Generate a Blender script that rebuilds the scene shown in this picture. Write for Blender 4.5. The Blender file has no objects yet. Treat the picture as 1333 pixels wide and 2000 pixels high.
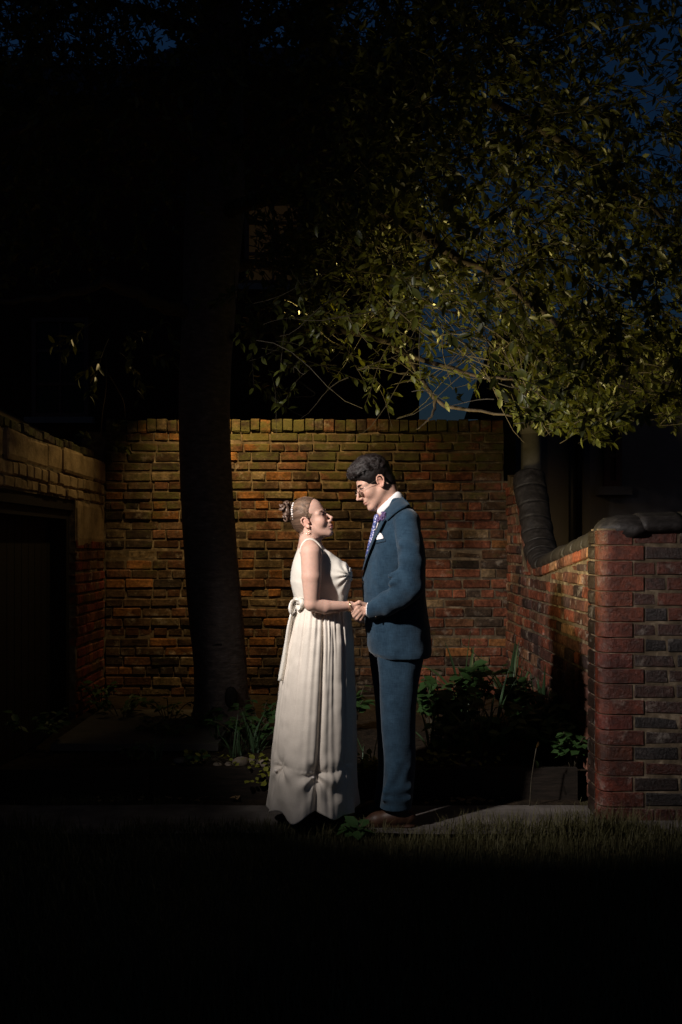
import bpy, bmesh, math, random
import numpy as np
from mathutils import Vector, Matrix
from mathutils.bvhtree import BVHTree

random.seed(7)
RNG = np.random.default_rng(7)
scene = bpy.context.scene
col = scene.collection
R = math.radians

# ---------------------------------------------------------------- camera
F = 1944.4          # focal length in photograph pixels (35 mm on a 36 mm tall frame, 2000 px)
CAMH = 1.40         # eye height
HY = 1065.0         # horizon row of the photograph
cd = bpy.data.cameras.new('camera')
cd.sensor_fit = 'VERTICAL'; cd.sensor_height = 36.0; cd.lens = 35.0
cd.shift_y = (HY - 1000.0) / 2000.0
cd.clip_start = 0.05; cd.clip_end = 500.0
cam = bpy.data.objects.new('camera', cd)
cam.location = (0, 0, CAMH); cam.rotation_euler = (R(90), 0, 0)
col.objects.link(cam); scene.camera = cam

# ---------------------------------------------------------------- sky and lights
world = bpy.data.worlds.new('World'); scene.world = world
world.use_nodes = True
wn = world.node_tree.nodes; wl = world.node_tree.links
bg = wn['Background']
sky = wn.new('ShaderNodeTexSky'); sky.sky_type = 'NISHITA'; sky.sun_disc = False
sky.sun_elevation = R(1.0); sky.sun_rotation = R(160); sky.altitude = 0
sky.air_density = 1.0; sky.dust_density = 0.2; sky.ozone_density = 4.0
wl.new(sky.outputs['Color'], bg.inputs['Color'])
bg.inputs['Strength'].default_value = 0.032

def lamp(name, typ, loc, target, energy, color, **kw):
    ld = bpy.data.lights.new(name, typ)
    ld.energy = energy; ld.color = color
    for k, v in kw.items(): setattr(ld, k, v)
    o = bpy.data.objects.new(name, ld); col.objects.link(o)
    o.location = loc
    d = Vector(target) - Vector(loc)
    o.rotation_euler = d.to_track_quat('-Z', 'Y').to_euler()
    return o
# the photographer's flash on a stand, left of the couple
KEY = lamp('flash_key', 'SPOT', (-1.90, 2.85, 3.06), (0.03, 5.02, 1.57), 790, (1.0, 0.92, 0.86),
     spot_size=R(49), spot_blend=1.0, shadow_soft_size=0.07)
# the warm light behind the trunk, washing the old wall and the lower crown
WARM1 = lamp('warm_wall_light', 'SPOT', (-0.98, 7.22, 3.30), (-0.50, 8.2, 1.78), 235, (1.0, 0.68, 0.28),
     spot_size=R(94), spot_blend=1.0, shadow_soft_size=0.03)
WARM2 = lamp('warm_crown_light', 'SPOT', (-0.98, 7.20, 3.00), (1.7, 6.3, 2.72), 300, (1.0, 0.78, 0.24), spot_size=R(66), spot_blend=1.0, shadow_soft_size=0.04)
GEL = lamp('flash_warm_gel', 'SPOT', (-0.05, 5.50, 1.22), (1.25, 5.75, 2.25), 155, (1.0, 0.80, 0.36), spot_size=R(122), spot_blend=1.0, shadow_soft_size=0.06)
WARM3 = lamp('warm_gable_light', 'SPOT', (-1.00, 7.20, 3.05), (-1.95, 6.9, 2.20), 27, (1.0, 0.72, 0.30), spot_size=R(95), spot_blend=1.0, shadow_soft_size=0.04)

vs = scene.view_settings
vs.view_transform = 'Standard'; vs.look = 'None'; vs.exposure = 0.0; vs.gamma = 1.0
scene.cycles.use_denoising = True
scene.cycles.max_bounces = 5
scene.cycles.sample_clamp_indirect = 3.0

# ---------------------------------------------------------------- helpers
def W(px, py, Y):
    """photograph pixel at depth Y -> world point"""
    return Vector(((px - 666.5) / F * Y, Y, CAMH + (HY - py) / F * Y))

def PX(p):
    return (666.5 + p[0] * F / p[1], HY - (p[2] - CAMH) * F / p[1])

def thing(name, label, cat, loc=(0, 0, 0), group=None):
    o = bpy.data.objects.new(name, None); col.objects.link(o)
    o.location = loc; o['label'] = label; o['category'] = cat
    o.empty_display_size = 0.05
    if group: o['group'] = group
    return o

def tag(o, label, cat, group=None):
    o['label'] = label; o['category'] = cat
    if group: o['group'] = group
    return o

_PINV = {}
def attach(o, parent):
    o.parent = parent
    m = Matrix.Translation(parent.location) if parent.type == 'EMPTY' else Matrix.Identity(4)
    if parent.type != 'EMPTY' and parent.parent is not None:
        m = Matrix.Identity(4)
    o.matrix_parent_inverse = m.inverted()

def mk(name, verts, faces, mat, parent=None, smooth=True, cols=None):
    """verts in world space"""
    me = bpy.data.meshes.new(name)
    if isinstance(verts, np.ndarray): verts = verts.tolist()
    if isinstance(faces, np.ndarray): faces = faces.tolist()
    me.from_pydata(verts, [], faces)
    if smooth:
        me.polygons.foreach_set('use_smooth', [True] * len(me.polygons))
    if cols is not None:
        a = me.color_attributes.new('tint', 'FLOAT_COLOR', 'POINT')
        c = np.ones((len(verts), 4), np.float32); c[:, :3] = cols
        a.data.foreach_set('color', c.ravel())
    me.update()
    o = bpy.data.objects.new(name, me); col.objects.link(o)
    if mat: me.materials.append(mat)
    if parent is not None: attach(o, parent)
    return o

def link_mesh(name, me, parent=None, loc=(0, 0, 0), rot=None, scale=(1, 1, 1)):
    o = bpy.data.objects.new(name, me); col.objects.link(o)
    if rot is None: o.location = loc; o.scale = scale
    else: o.matrix_world = Matrix.LocRotScale(Vector(loc), rot, Vector(scale))
    if parent is not None: attach(o, parent)
    return o

class MB:
    """mesh builder for several shapes that make one part"""
    def __init__(s): s.v = []; s.f = []
    def add(s, v, f):
        n = len(s.v); s.v.extend(v); s.f.extend([tuple(i + n for i in q) for q in f])
    def box(s, lo, hi):
        (a, b, c), (d, e, g) = lo, hi
        s.add([(a,b,c),(d,b,c),(d,e,c),(a,e,c),(a,b,g),(d,b,g),(d,e,g),(a,e,g)],
              [(0,3,2,1),(4,5,6,7),(0,1,5,4),(1,2,6,5),(2,3,7,6),(3,0,4,7)])
    def tube(s, pts, rad, sides=6, flat=1.0, cap=True):
        pts = [Vector(p) for p in pts]
        n = len(pts)
        if not hasattr(rad, '__len__'): rad = [rad] * n
        t = (pts[1] - pts[0]).normalized()
        u = t.orthogonal().normalized()
        vs_ = []
        for i in range(n):
            t = (pts[min(i+1, n-1)] - pts[max(i-1, 0)])
            if t.length < 1e-9: t = Vector((0,0,1))
            t.normalize()
            u = (u - t * u.dot(t))
            if u.length < 1e-6: u = t.orthogonal()
            u.normalize(); w = t.cross(u)
            for k in range(sides):
                a = 2 * math.pi * k / sides
                q = pts[i] + (u * math.cos(a) + w * math.sin(a) * flat) * rad[i]
                vs_.append((q.x, q.y, q.z))
        fs = []
        for i in range(n - 1):
            for k in range(sides):
                k2 = (k + 1) % sides
                fs.append((i*sides+k, i*sides+k2, (i+1)*sides+k2, (i+1)*sides+k))
        if cap:
            fs.append(tuple(range(sides - 1, -1, -1)))
            fs.append(tuple((n-1)*sides + k for k in range(sides)))
        s.add(vs_, fs)
    def sphere(s, c, r, nu=10, nv=7):
        if not hasattr(r, '__len__'): r = (r, r, r)
        v = [(c[0], c[1], c[2] - r[2])]; f = []
        for j in range(1, nv):
            ph = -math.pi/2 + math.pi * j / nv
            for i in range(nu):
                th = 2*math.pi*i/nu
                v.append((c[0]+r[0]*math.cos(ph)*math.cos(th), c[1]+r[1]*math.cos(ph)*math.sin(th), c[2]+r[2]*math.sin(ph)))
        v.append((c[0], c[1], c[2] + r[2]))
        for i in range(nu): f.append((0, 1+(i+1)%nu, 1+i))
        for j in range(nv-2):
            for i in range(nu):
                a = 1+j*nu; f.append((a+i, a+(i+1)%nu, a+nu+(i+1)%nu, a+nu+i))
        a = 1+(nv-2)*nu; top = len(v)-1
        for i in range(nu): f.append((a+i, a+(i+1)%nu, top))
        s.add(v, f)
    def build(s, name, mat, parent=None, smooth=True):
        return mk(name, s.v, s.f, mat, parent, smooth)

def spline(pts, n):
    """Catmull-Rom through points"""
    P = [Vector(p) for p in pts]
    if len(P) == 2: return [P[0].lerp(P[1], i/(n-1)) for i in range(n)]
    out = []
    for i in range(n):
        t = i/(n-1)*(len(P)-1); k = min(int(t), len(P)-2); u = t-k
        p0 = P[max(k-1,0)]; p1 = P[k]; p2 = P[k+1]; p3 = P[min(k+2,len(P)-1)]
        out.append(0.5*((2*p1)+(p2-p0)*u+(2*p0-5*p1+4*p2-p3)*u*u+(3*p1-p0-3*p2+p3)*u**3))
    return out

# value noise on numpy points
_T = RNG.random((32, 32, 32)).astype(np.float32)
def vnoise(p, f=1.0, seed=0):
    q = np.asarray(p, np.float32) * f + 17.3 * (seed + 1)
    i = np.floor(q).astype(int); u = q - i; u = u*u*(3-2*u)
    r = 0
    for dx in (0, 1):
        for dy in (0, 1):
            for dz in (0, 1):
                w = (u[..., 0] if dx else 1-u[..., 0])*(u[..., 1] if dy else 1-u[..., 1])*(u[..., 2] if dz else 1-u[..., 2])
                r = r + w*_T[(i[..., 0]+dx) % 32, (i[..., 1]+dy) % 32, (i[..., 2]+dz) % 32]
    return r*2-1

# ---------------------------------------------------------------- implicit modelling (smooth unions on a grid)
class Field:
    def __init__(s, lo, hi, h):
        s.lo = np.array(lo, float); s.h = h
        s.n = tuple(int(math.ceil((b-a)/h))+1 for a, b in zip(lo, hi))
        s.ax = [s.lo[i] + h*np.arange(s.n[i]) for i in range(3)]
        s.d = np.full(s.n, 0.5, np.float32)
    def sub(s, lo, hi):
        a = [max(0, int((lo[i]-s.lo[i])/s.h)-1) for i in range(3)]
        b = [min(s.n[i], int((hi[i]-s.lo[i])/s.h)+2) for i in range(3)]
        if any(b[i] <= a[i] for i in range(3)): return None, None
        sl = tuple(slice(a[i], b[i]) for i in range(3))
        X = s.ax[0][sl[0]][:, None, None].astype(np.float32); Y = s.ax[1][sl[1]][None, :, None].astype(np.float32)
        Z = s.ax[2][sl[2]][None, None, :].astype(np.float32)
        return sl, (X, Y, Z)
    def comb(s, sl, dn, k, op):
        a = s.d[sl]
        if op == 's':
            dn = -dn
            if k > 0:
                hh = np.maximum(k-np.abs(a-dn), 0)/k; r = np.maximum(a, dn)+hh*hh*k*0.25
            else: r = np.maximum(a, dn)
        else:
            if k > 0:
                hh = np.maximum(k-np.abs(a-dn), 0)/k; r = np.minimum(a, dn)-hh*hh*k*0.25
            else: r = np.minimum(a, dn)
        s.d[sl] = r
    def cone(s, a, b, ra, rb, k=0.01, op='u', flat=None):
        """flat=(axis, factor): squash the capsule along axis (factor < 1 is thinner)"""
        a = np.array(a, float); b = np.array(b, float); m = max(ra, rb)+k+2*s.h
        sl, g = s.sub(np.minimum(a, b)-m, np.maximum(a, b)+m)
        if sl is None: return
        X, Y, Z = g[0]-a[0], g[1]-a[1], g[2]-a[2]
        ba = b-a
        L2 = max(float(ba@ba), 1e-12)
        t = np.clip((X*ba[0]+Y*ba[1]+Z*ba[2])/L2, 0, 1)
        ux, uy, uz = X-t*ba[0], Y-t*ba[1], Z-t*ba[2]
        if flat is not None:
            n = np.array(flat[0], float); n /= np.linalg.norm(n); f = 1/flat[1]-1
            dd = (ux*n[0]+uy*n[1]+uz*n[2])*f
            ux, uy, uz = ux+dd*n[0], uy+dd*n[1], uz+dd*n[2]
        dn = np.sqrt(ux*ux+uy*uy+uz*uz)-(ra+(rb-ra)*t)
        if flat is not None: dn = dn*flat[1]
        s.comb(sl, dn, k, op)
    def ell(s, c, r, M=None, k=0.01, op='u'):
        c = np.array(c, float); r = np.array(r if hasattr(r, '__len__') else (r, r, r), float)
        m = r.max()+k+2*s.h
        sl, g = s.sub(c-m, c+m)
        if sl is None: return
        X, Y, Z = g[0]-c[0], g[1]-c[1], g[2]-c[2]
        if M is not None:
            M = np.array(M)
            X, Y, Z = (M[0,0]*X+M[1,0]*Y+M[2,0]*Z, M[0,1]*X+M[1,1]*Y+M[2,1]*Z, M[0,2]*X+M[1,2]*Y+M[2,2]*Z)
        k0 = np.sqrt((X/r[0])**2+(Y/r[1])**2+(Z/r[2])**2)
        k1 = np.sqrt((X/r[0]**2)**2+(Y/r[1]**2)**2+(Z/r[2]**2)**2)+1e-6
        s.comb(sl, k0*(k0-1)/k1, k, op)
    def loft(s, rows, k=0.01, op='u', n=2.0, grow=0.0):
        """rows (z, cx, cy, rx, ry) sorted by z"""
        rows = sorted(rows); A = np.array(rows, float)
        m = max(A[:, 3].max(), A[:, 4].max())+k+grow+2*s.h
        lo = (A[:, 1].min()-m, A[:, 2].min()-m, A[0, 0]-k-2*s.h); hi = (A[:, 1].max()+m, A[:, 2].max()+m, A[-1, 0]+k+2*s.h)
        sl, g = s.sub(lo, hi)
        if sl is None: return
        X, Y, Z = g
        z = Z.ravel()
        f = lambda j: np.interp(z, A[:, 0], A[:, j])[None, None, :].astype(np.float32)
        cx, cy, rx, ry = f(1), f(2), f(3)+grow, f(4)+grow
        x, y = np.abs(X-cx)/rx, np.abs(Y-cy)/ry
        k0 = (x**n+y**n)**(1/n)+1e-6
        k1 = np.sqrt((x/rx)**2+(y/ry)**2)/np.maximum(np.sqrt(x*x+y*y), 1e-6)
        dn = (k0-1)/np.maximum(k1, 1e-3)
        zc = np.maximum(A[0, 0]-z, z-A[-1, 0])[None, None, :]
        dn = np.maximum(dn, zc.astype(np.float32))
        s.comb(sl, dn, k, op)
    def mesh(s):
        d = s.d; h = s.h
        g = d < 0
        g[0]=g[-1]=False; g[:,0]=g[:,-1]=False; g[:,:,0]=g[:,:,-1]=False
        d = np.where(g, np.minimum(d, -1e-6), np.maximum(d, 1e-6))
        cnt = np.zeros(tuple(x-1 for x in s.n), np.uint8)
        for a in (0,1):
            for b in (0,1):
                for c in (0,1):
                    cnt += g[a:s.n[0]-1+a, b:s.n[1]-1+b, c:s.n[2]-1+c]
        act = (cnt > 0) & (cnt < 8)
        I = np.argwhere(act)
        idx = np.full(act.shape, -1, np.int64); idx[act] = np.arange(len(I))
        acc = np.zeros((len(I), 3)); num = np.zeros(len(I))
        cs = [(a,b,c) for a in (0,1) for b in (0,1) for c in (0,1)]
        for c0 in cs:
            for axn in range(3):
                if c0[axn]: continue
                c1 = list(c0); c1[axn] = 1
                v0 = d[I[:,0]+c0[0], I[:,1]+c0[1], I[:,2]+c0[2]]; v1 = d[I[:,0]+c1[0], I[:,1]+c1[1], I[:,2]+c1[2]]
                m = (v0 < 0) != (v1 < 0)
                t = np.where(m, v0/np.where(m, v0-v1, 1), 0)
                p = np.tile(np.array(c0, float), (len(I), 1)); p[:, axn] = t
                acc[m] += p[m]; num[m] += 1
        V = s.lo+(I+acc/num[:, None])*h
        Q = []
        for axn in range(3):
            o1, o2 = [(1,2),(2,0),(0,1)][axn]
            sa = [slice(None)]*3; sb = [slice(None)]*3
            sa[axn] = slice(0, -1); sb[axn] = slice(1, None)
            e = np.argwhere(g[tuple(sa)] != g[tuple(sb)])
            e = e[(e[:, o1] > 0) & (e[:, o2] > 0)]
            ins = g[e[:,0], e[:,1], e[:,2]]
            def cell(da, db):
                q = e.copy(); q[:, o1] += da; q[:, o2] += db
                return idx[q[:,0], q[:,1], q[:,2]]
            q = np.stack([cell(-1,-1), cell(0,-1), cell(0,0), cell(-1,0)], 1)
            q[~ins] = q[~ins][:, ::-1]
            Q.append(q)
        Q = np.concatenate(Q); Q = Q[(Q >= 0).all(1)]
        return V, Q

def vnormals(V, Q):
    n = np.cross(V[Q[:,2]]-V[Q[:,0]], V[Q[:,3]]-V[Q[:,1]])
    N = np.zeros_like(V)
    for j in range(4): np.add.at(N, Q[:, j], n)
    return N/np.maximum(np.linalg.norm(N, axis=1), 1e-12)[:, None]

def lap(V, Q, it=1, lam=0.5):
    E = np.concatenate([Q[:, [0,1]], Q[:, [1,2]], Q[:, [2,3]], Q[:, [3,0]]])
    for _ in range(it):
        S = np.zeros_like(V); c = np.zeros(len(V))
        np.add.at(S, E[:,0], V[E[:,1]]); np.add.at(c, E[:,0], 1)
        np.add.at(S, E[:,1], V[E[:,0]]); np.add.at(c, E[:,1], 1)
        V = V+lam*(S/np.maximum(c, 1)[:, None]-V)
    return V

# ---------------------------------------------------------------- materials
def mat(name, base=(0.5, 0.5, 0.5), rough=0.6, spec=0.3, **kw):
    m = bpy.data.materials.new(name); m.use_nodes = True
    b = m.node_tree.nodes['Principled BSDF']
    b.inputs['Base Color'].default_value = (*base, 1)
    b.inputs['Roughness'].default_value = rough
    b.inputs['Specular IOR Level'].default_value = spec
    for k, v in kw.items():
        b.inputs[k.replace('_', ' ')].default_value = v
    return m

class NT:
    def __init__(s, m): s.m = m; s.n = m.node_tree.nodes; s.l = m.node_tree.links; s.b = s.n['Principled BSDF']
    def new(s, t, **kw):
        x = s.n.new(t)
        for k, v in kw.items(): setattr(x, k, v)
        return x
    def pos(s):
        return s.new('ShaderNodeNewGeometry').outputs['Position']
    def obj(s):
        return s.new('ShaderNodeTexCoord').outputs['Object']
    def noise(s, scale, detail=4, vec=None, rough=0.6, dist=0.0):
        x = s.new('ShaderNodeTexNoise'); x.inputs['Scale'].default_value = scale; x.inputs['Detail'].default_value = detail
        x.inputs['Roughness'].default_value = rough; x.inputs['Distortion'].default_value = dist
        s.l.new(vec if vec is not None else s.pos(), x.inputs['Vector']); return x.outputs['Fac']
    def scaled(s, vec, sc):
        x = s.new('ShaderNodeMapping'); x.inputs['Scale'].default_value = sc; s.l.new(vec, x.inputs['Vector']); return x.outputs['Vector']
    def ramp(s, fac, stops):
        x = s.new('ShaderNodeValToRGB'); e = x.color_ramp.elements
        e[0].position = stops[0][0]; e[0].color = (*stops[0][1], 1)
        e[1].position = stops[-1][0]; e[1].color = (*stops[-1][1], 1)
        for p, c in stops[1:-1]:
            q = e.new(p); q.color = (*c, 1)
        s.l.new(fac, x.inputs['Fac']); return x.outputs['Color']
    def mix(s, fac, a, b, mode='MIX'):
        x = s.new('ShaderNodeMix', data_type='RGBA', blend_type=mode)
        for i, v in ((0, fac), (6, a), (7, b)):
            if isinstance(v, bpy.types.NodeSocket): s.l.new(v, x.inputs[i])
            elif i == 0: x.inputs[0].default_value = v
            else: x.inputs[i].default_value = (*v, 1)
        return x.outputs[2]
    def math(s, op, a, b=0.0):
        x = s.new('ShaderNodeMath', operation=op)
        for i, v in ((0, a), (1, b)):
            if isinstance(v, bpy.types.NodeSocket): s.l.new(v, x.inputs[i])
            else: x.inputs[i].default_value = v
        return x.outputs[0]
    def bump(s, h, strength=0.3, dist=0.01):
        x = s.new('ShaderNodeBump'); x.inputs['Strength'].default_value = strength; x.inputs['Distance'].default_value = dist
        s.l.new(h, x.inputs['Height']); s.l.new(x.outputs['Normal'], s.b.inputs['Normal']); return x
    def color(s, c): s.l.new(c, s.b.inputs['Base Color'])

def m_noisy(name, stops, scale=8, detail=5, rough=0.8, spec=0.25, bump=0.3, bscale=60, bd=0.004, sc=None, **kw):
    m = mat(name, rough=rough, spec=spec, **kw); t = NT(m)
    v = t.pos()
    if sc: v = t.scaled(v, sc)
    t.color(t.ramp(t.noise(scale, detail, v), stops))
    if bump: t.bump(t.noise(bscale, 5, v), bump, bd)
    return m

M = {}
def g3(v): return (v, v, v)
M['mortar'] = m_noisy('mortar', [(0.3, (0.05, 0.038, 0.026)), (0.55, (0.14, 0.105, 0.07)), (0.75, (0.34, 0.27, 0.19))], 14, 6, 0.95, 0.1, 0.6, 70, 0.006)
def brick_mat(name, moss, source, lime=0.0, rough=0.85, spec=0.2, mosscol=((0.035, 0.04, 0.012), (0.10, 0.095, 0.03))):
    m = mat(name, rough=rough, spec=spec); t = NT(m)
    if source == 'obj':
        c = t.new('ShaderNodeObjectInfo').outputs['Color']
    else:
        c = t.new('ShaderNodeVertexColor', layer_name='tint').outputs['Color']
    p = t.pos()
    n1 = t.noise(34, 6, p, 0.65)
    c = t.mix(0.9, c, t.ramp(n1, [(0.28, g3(0.22)), (0.5, g3(0.85)), (0.75, g3(1.6))]), 'MULTIPLY')
    c = t.mix(t.ramp(t.noise(3.1, 6, p, 0.7), [(0.40, g3(0.0)), (0.60, g3(0.95))]), c, t.mix(0.9, c, (0.25, 0.22, 0.17), 'MULTIPLY'))
    # lime bloom and smears
    if lime > 0:
        n3 = t.noise(9, 8, p, 0.75)
        f = t.ramp(n3, [(0.56, g3(0)), (0.72, g3(lime))])
        c = t.mix(f, c, (0.46, 0.40, 0.34))
    if moss > 0:
        n2 = t.noise(4.2, 7, t.scaled(p, (1, 1, 1.6)), 0.7)
        z = t.new('ShaderNodeSeparateXYZ'); t.l.new(p, z.inputs[0])
        hgt = t.new('ShaderNodeMapRange'); hgt.inputs[1].default_value = 1.0; hgt.inputs[2].default_value = 2.3
        hgt.inputs[3].default_value = -0.14; hgt.inputs[4].default_value = 0.07
        t.l.new(z.outputs[2], hgt.inputs[0])
        f = t.ramp(t.math('ADD', n2, hgt.outputs[0]), [(0.47, g3(0)), (0.62, g3(moss))])
        mc = t.mix(t.noise(50, 4, p), mosscol[0], mosscol[1])
        c = t.mix(f, c, mc)
    t.color(c)
    t.bump(t.noise(55, 8, p, 0.75), 0.9, 0.010)
    return m
M['brick'] = brick_mat('old_brick', 0.85, 'obj', 0.5)
M['brick_s'] = brick_mat('old_brick_joined', 0.85, 'vc', 0.5)
M['brick_r'] = brick_mat('red_brick', 0.0, 'obj', 0.75)
M['brick_rs'] = brick_mat('red_brick_joined', 0.0, 'vc', 0.75)
M['brick_p'] = brick_mat('pier_brick', 0.0, 'obj', 0.45, rough=0.42, spec=0.5)
M['sandstone'] = m_noisy('sandstone', [(0.25, (0.09, 0.06, 0.03)), (0.5, (0.26, 0.18, 0.10)), (0.75, (0.36, 0.26, 0.15))], 7, 7, 0.9, 0.15, 0.6, 40, 0.01)
M['bark'] = m_noisy('bark', [(0.3, (0.06, 0.045, 0.038)), (0.6, (0.13, 0.10, 0.088)), (0.8, (0.22, 0.19, 0.17))], 16, 6, 0.62, 0.35, 0.7, 26, 0.012, sc=(1, 1, 2.6))
M['twig'] = m_noisy('twig_bark', [(0.3, (0.03, 0.024, 0.015)), (0.7, (0.085, 0.07, 0.042))], 20, 4, 0.7, 0.3, 0)
def leaf_mat(name, a, b, rough=0.38, spec=0.5, trans=0.18):
    m = mat(name, rough=rough, spec=spec); t = NT(m)
    n = t.noise(6.0, 3); n2 = t.noise(60, 2)
    t.color(t.mix(t.math('ADD', t.math('MULTIPLY', n, 0.6), t.math('MULTIPLY', n2, 0.4)), a, b))
    tr = t.new('ShaderNodeBsdfTranslucent'); tr.inputs['Color'].default_value = (b[0]*1.3, b[1]*1.2, b[2]*0.6, 1)
    mx = t.new('ShaderNodeMixShader'); mx.inputs[0].default_value = trans
    out = t.n['Material Output']
    t.l.new(t.b.outputs[0], mx.inputs[1]); t.l.new(tr.outputs[0], mx.inputs[2]); t.l.new(mx.outputs[0], out.inputs['Surface'])
    return m
M['leaf'] = leaf_mat('evergreen_leaf', (0.030, 0.040, 0.008), (0.11, 0.12, 0.020), 0.42, 0.4)
M['leaf_bed'] = leaf_mat('bed_leaf', (0.02, 0.05, 0.014), (0.05, 0.105, 0.03), 0.5, 0.35)
M['leaf_gold'] = leaf_mat('golden_leaf', (0.09, 0.11, 0.012), (0.22, 0.21, 0.03), 0.5, 0.3)
M['leaf_dry'] = leaf_mat('dry_leaf', (0.12, 0.07, 0.03), (0.28, 0.19, 0.10), 0.8, 0.2)
M['strap'] = leaf_mat('strap_leaf', (0.02, 0.05, 0.02), (0.06, 0.11, 0.05), 0.45, 0.4)
M['grass'] = leaf_mat('grass_blade', (0.05, 0.052, 0.020), (0.13, 0.11, 0.05), 0.6, 0.2, 0.1)
M['soil'] = m_noisy('soil', [(0.3, (0.010, 0.007, 0.005)), (0.7, (0.04, 0.028, 0.018))], 20, 6, 0.95, 0.1, 0.8, 50, 0.02)
M['lawn'] = m_noisy('lawn_ground', [(0.3, (0.03, 0.026, 0.012)), (0.7, (0.07, 0.058, 0.032))], 5, 6, 0.95, 0.1, 0.8, 60, 0.02)
M['concrete'] = m_noisy('path_concrete', [(0.25, (0.04, 0.034, 0.031)), (0.5, (0.10, 0.088, 0.08)), (0.75, (0.16, 0.14, 0.13))], 6, 8, 0.9, 0.2, 0.5, 80, 0.004)
M['slab'] = m_noisy('dark_slab', [(0.25, (0.04, 0.036, 0.03)), (0.75, (0.10, 0.09, 0.08))], 5, 8, 0.9, 0.2, 0.4, 60, 0.004)
M['timber'] = m_noisy('weathered_timber', [(0.3, (0.010, 0.008, 0.006)), (0.7, (0.028, 0.020, 0.015))], 10, 6, 0.85, 0.2, 0.5, 30, 0.006, sc=(1, 8, 8))
M['stone'] = m_noisy('pebble', [(0.3, (0.10, 0.08, 0.06)), (0.7, (0.26, 0.21, 0.16))], 14, 5, 0.8, 0.3, 0.4, 60, 0.004)
M['coping'] = m_noisy('slate_coping', [(0.3, (0.009, 0.007, 0.006)), (0.55, (0.022, 0.018, 0.017)), (0.8, (0.07, 0.06, 0.058))], 18, 7, 0.6, 0.4, 0.6, 40, 0.006, sc=(1, 2.5, 1))
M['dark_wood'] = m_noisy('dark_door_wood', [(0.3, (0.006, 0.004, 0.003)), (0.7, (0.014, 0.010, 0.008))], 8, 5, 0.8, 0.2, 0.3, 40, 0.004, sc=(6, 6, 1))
M['far_brick'] = m_noisy('far_brick', [(0.3, (0.035, 0.014, 0.010)), (0.7, (0.06, 0.022, 0.015))], 12, 4, 0.9, 0.1, 0)
M['far_render'] = m_noisy('far_pale_render', [(0.3, (0.42, 0.44, 0.48)), (0.7, (0.55, 0.57, 0.60))], 1.5, 4, 0.9, 0.1, 0)
M['far_grey'] = m_noisy('far_grey_render', [(0.3, (0.16, 0.15, 0.15)), (0.7, (0.24, 0.22, 0.22))], 1.2, 5, 0.9, 0.1, 0)
M['far_slate'] = m_noisy('far_roof_slate', [(0.3, (0.03, 0.03, 0.033)), (0.7, (0.06, 0.06, 0.065))], 5, 5, 0.8, 0.2, 0)
M['roof'] = m_noisy('outhouse_roof', [(0.3, (0.04, 0.03, 0.018)), (0.7, (0.10, 0.075, 0.045))], 9, 5, 0.9, 0.1, 0.4, 30, 0.01)
M['paint_x'] = mat('white_paint', (0.6, 0.6, 0.6), 0.5)
M['glass'] = mat('window_glass', (0.008, 0.008, 0.010), 0.3, 0.15)
M['pipe'] = m_noisy('clay_pot', [(0.3, (0.28, 0.25, 0.20)), (0.7, (0.40, 0.36, 0.30))], 6, 4, 0.7, 0.3, 0)
M['black_iron'] = mat('black_iron', (0.012, 0.012, 0.013), 0.5, 0.4)
ml = mat('wall_glow_pane', (0.2, 0.12, 0.05), 0.6)  # added glow, stands in for warm light falling on the house wall
ml.node_tree.nodes['Principled BSDF'].inputs['Emission Color'].default_value = (1.0, 0.55, 0.16, 1)
ml.node_tree.nodes['Principled BSDF'].inputs['Emission Strength'].default_value = 0.006
M['wall_glow'] = ml
# people
ms = mat('skin', (0.62, 0.37, 0.28), 0.55, 0.28); t = NT(ms)
c = t.new('ShaderNodeVertexColor', layer_name='tint').outputs['Color']
c = t.mix(0.35, c, t.ramp(t.noise(70, 4), [(0.3, g3(0.8)), (0.7, g3(1.12))]), 'MULTIPLY')
t.color(c); t.b.inputs['Subsurface Weight'].default_value = 0.12
t.b.inputs['Subsurface Radius'].default_value = (0.012, 0.005, 0.003); t.b.inputs['Subsurface Scale'].default_value = 0.6
t.bump(t.noise(420, 3), 0.12, 0.001)
M['skin'] = ms
def hair_mat(name, a, b, scl, rough=0.42, vc=False, spec=0.5):
    m = mat(name, rough=rough, spec=spec); t = NT(m)
    if vc: t.color(t.new('ShaderNodeVertexColor', layer_name='tint').outputs['Color'])
    else: t.color(t.mix(t.noise(90, 4, t.scaled(t.obj(), scl)), a, b)); t.bump(t.noise(140, 4, t.scaled(t.obj(), scl)), 0.35, 0.003)
    return m
M['hair_dark'] = hair_mat('dark_hair', (0.003, 0.002, 0.002), (0.012, 0.008, 0.007), (1, 1, 1.5), 0.55, False, 0.22)
M['hair_dark_s'] = hair_mat('dark_hair_strand', (0.006, 0.004, 0.004), (0.030, 0.020, 0.017), (1, 1, 1.5), 0.36, False, 0.5)
M['hair_brown'] = hair_mat('brown_hair', (0.10, 0.062, 0.045), (0.32, 0.225, 0.175), (0.5, 1, 1.8), 0.4)
M['hair_strands'] = hair_mat('combed_hair', (0,0,0), (0,0,0), (1, 1, 1), 0.5, True, 0.35)
M['hair_bun'] = hair_mat('bun_hair', (0.05, 0.028, 0.02), (0.22, 0.14, 0.10), (1, 1, 1), 0.4)
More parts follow.
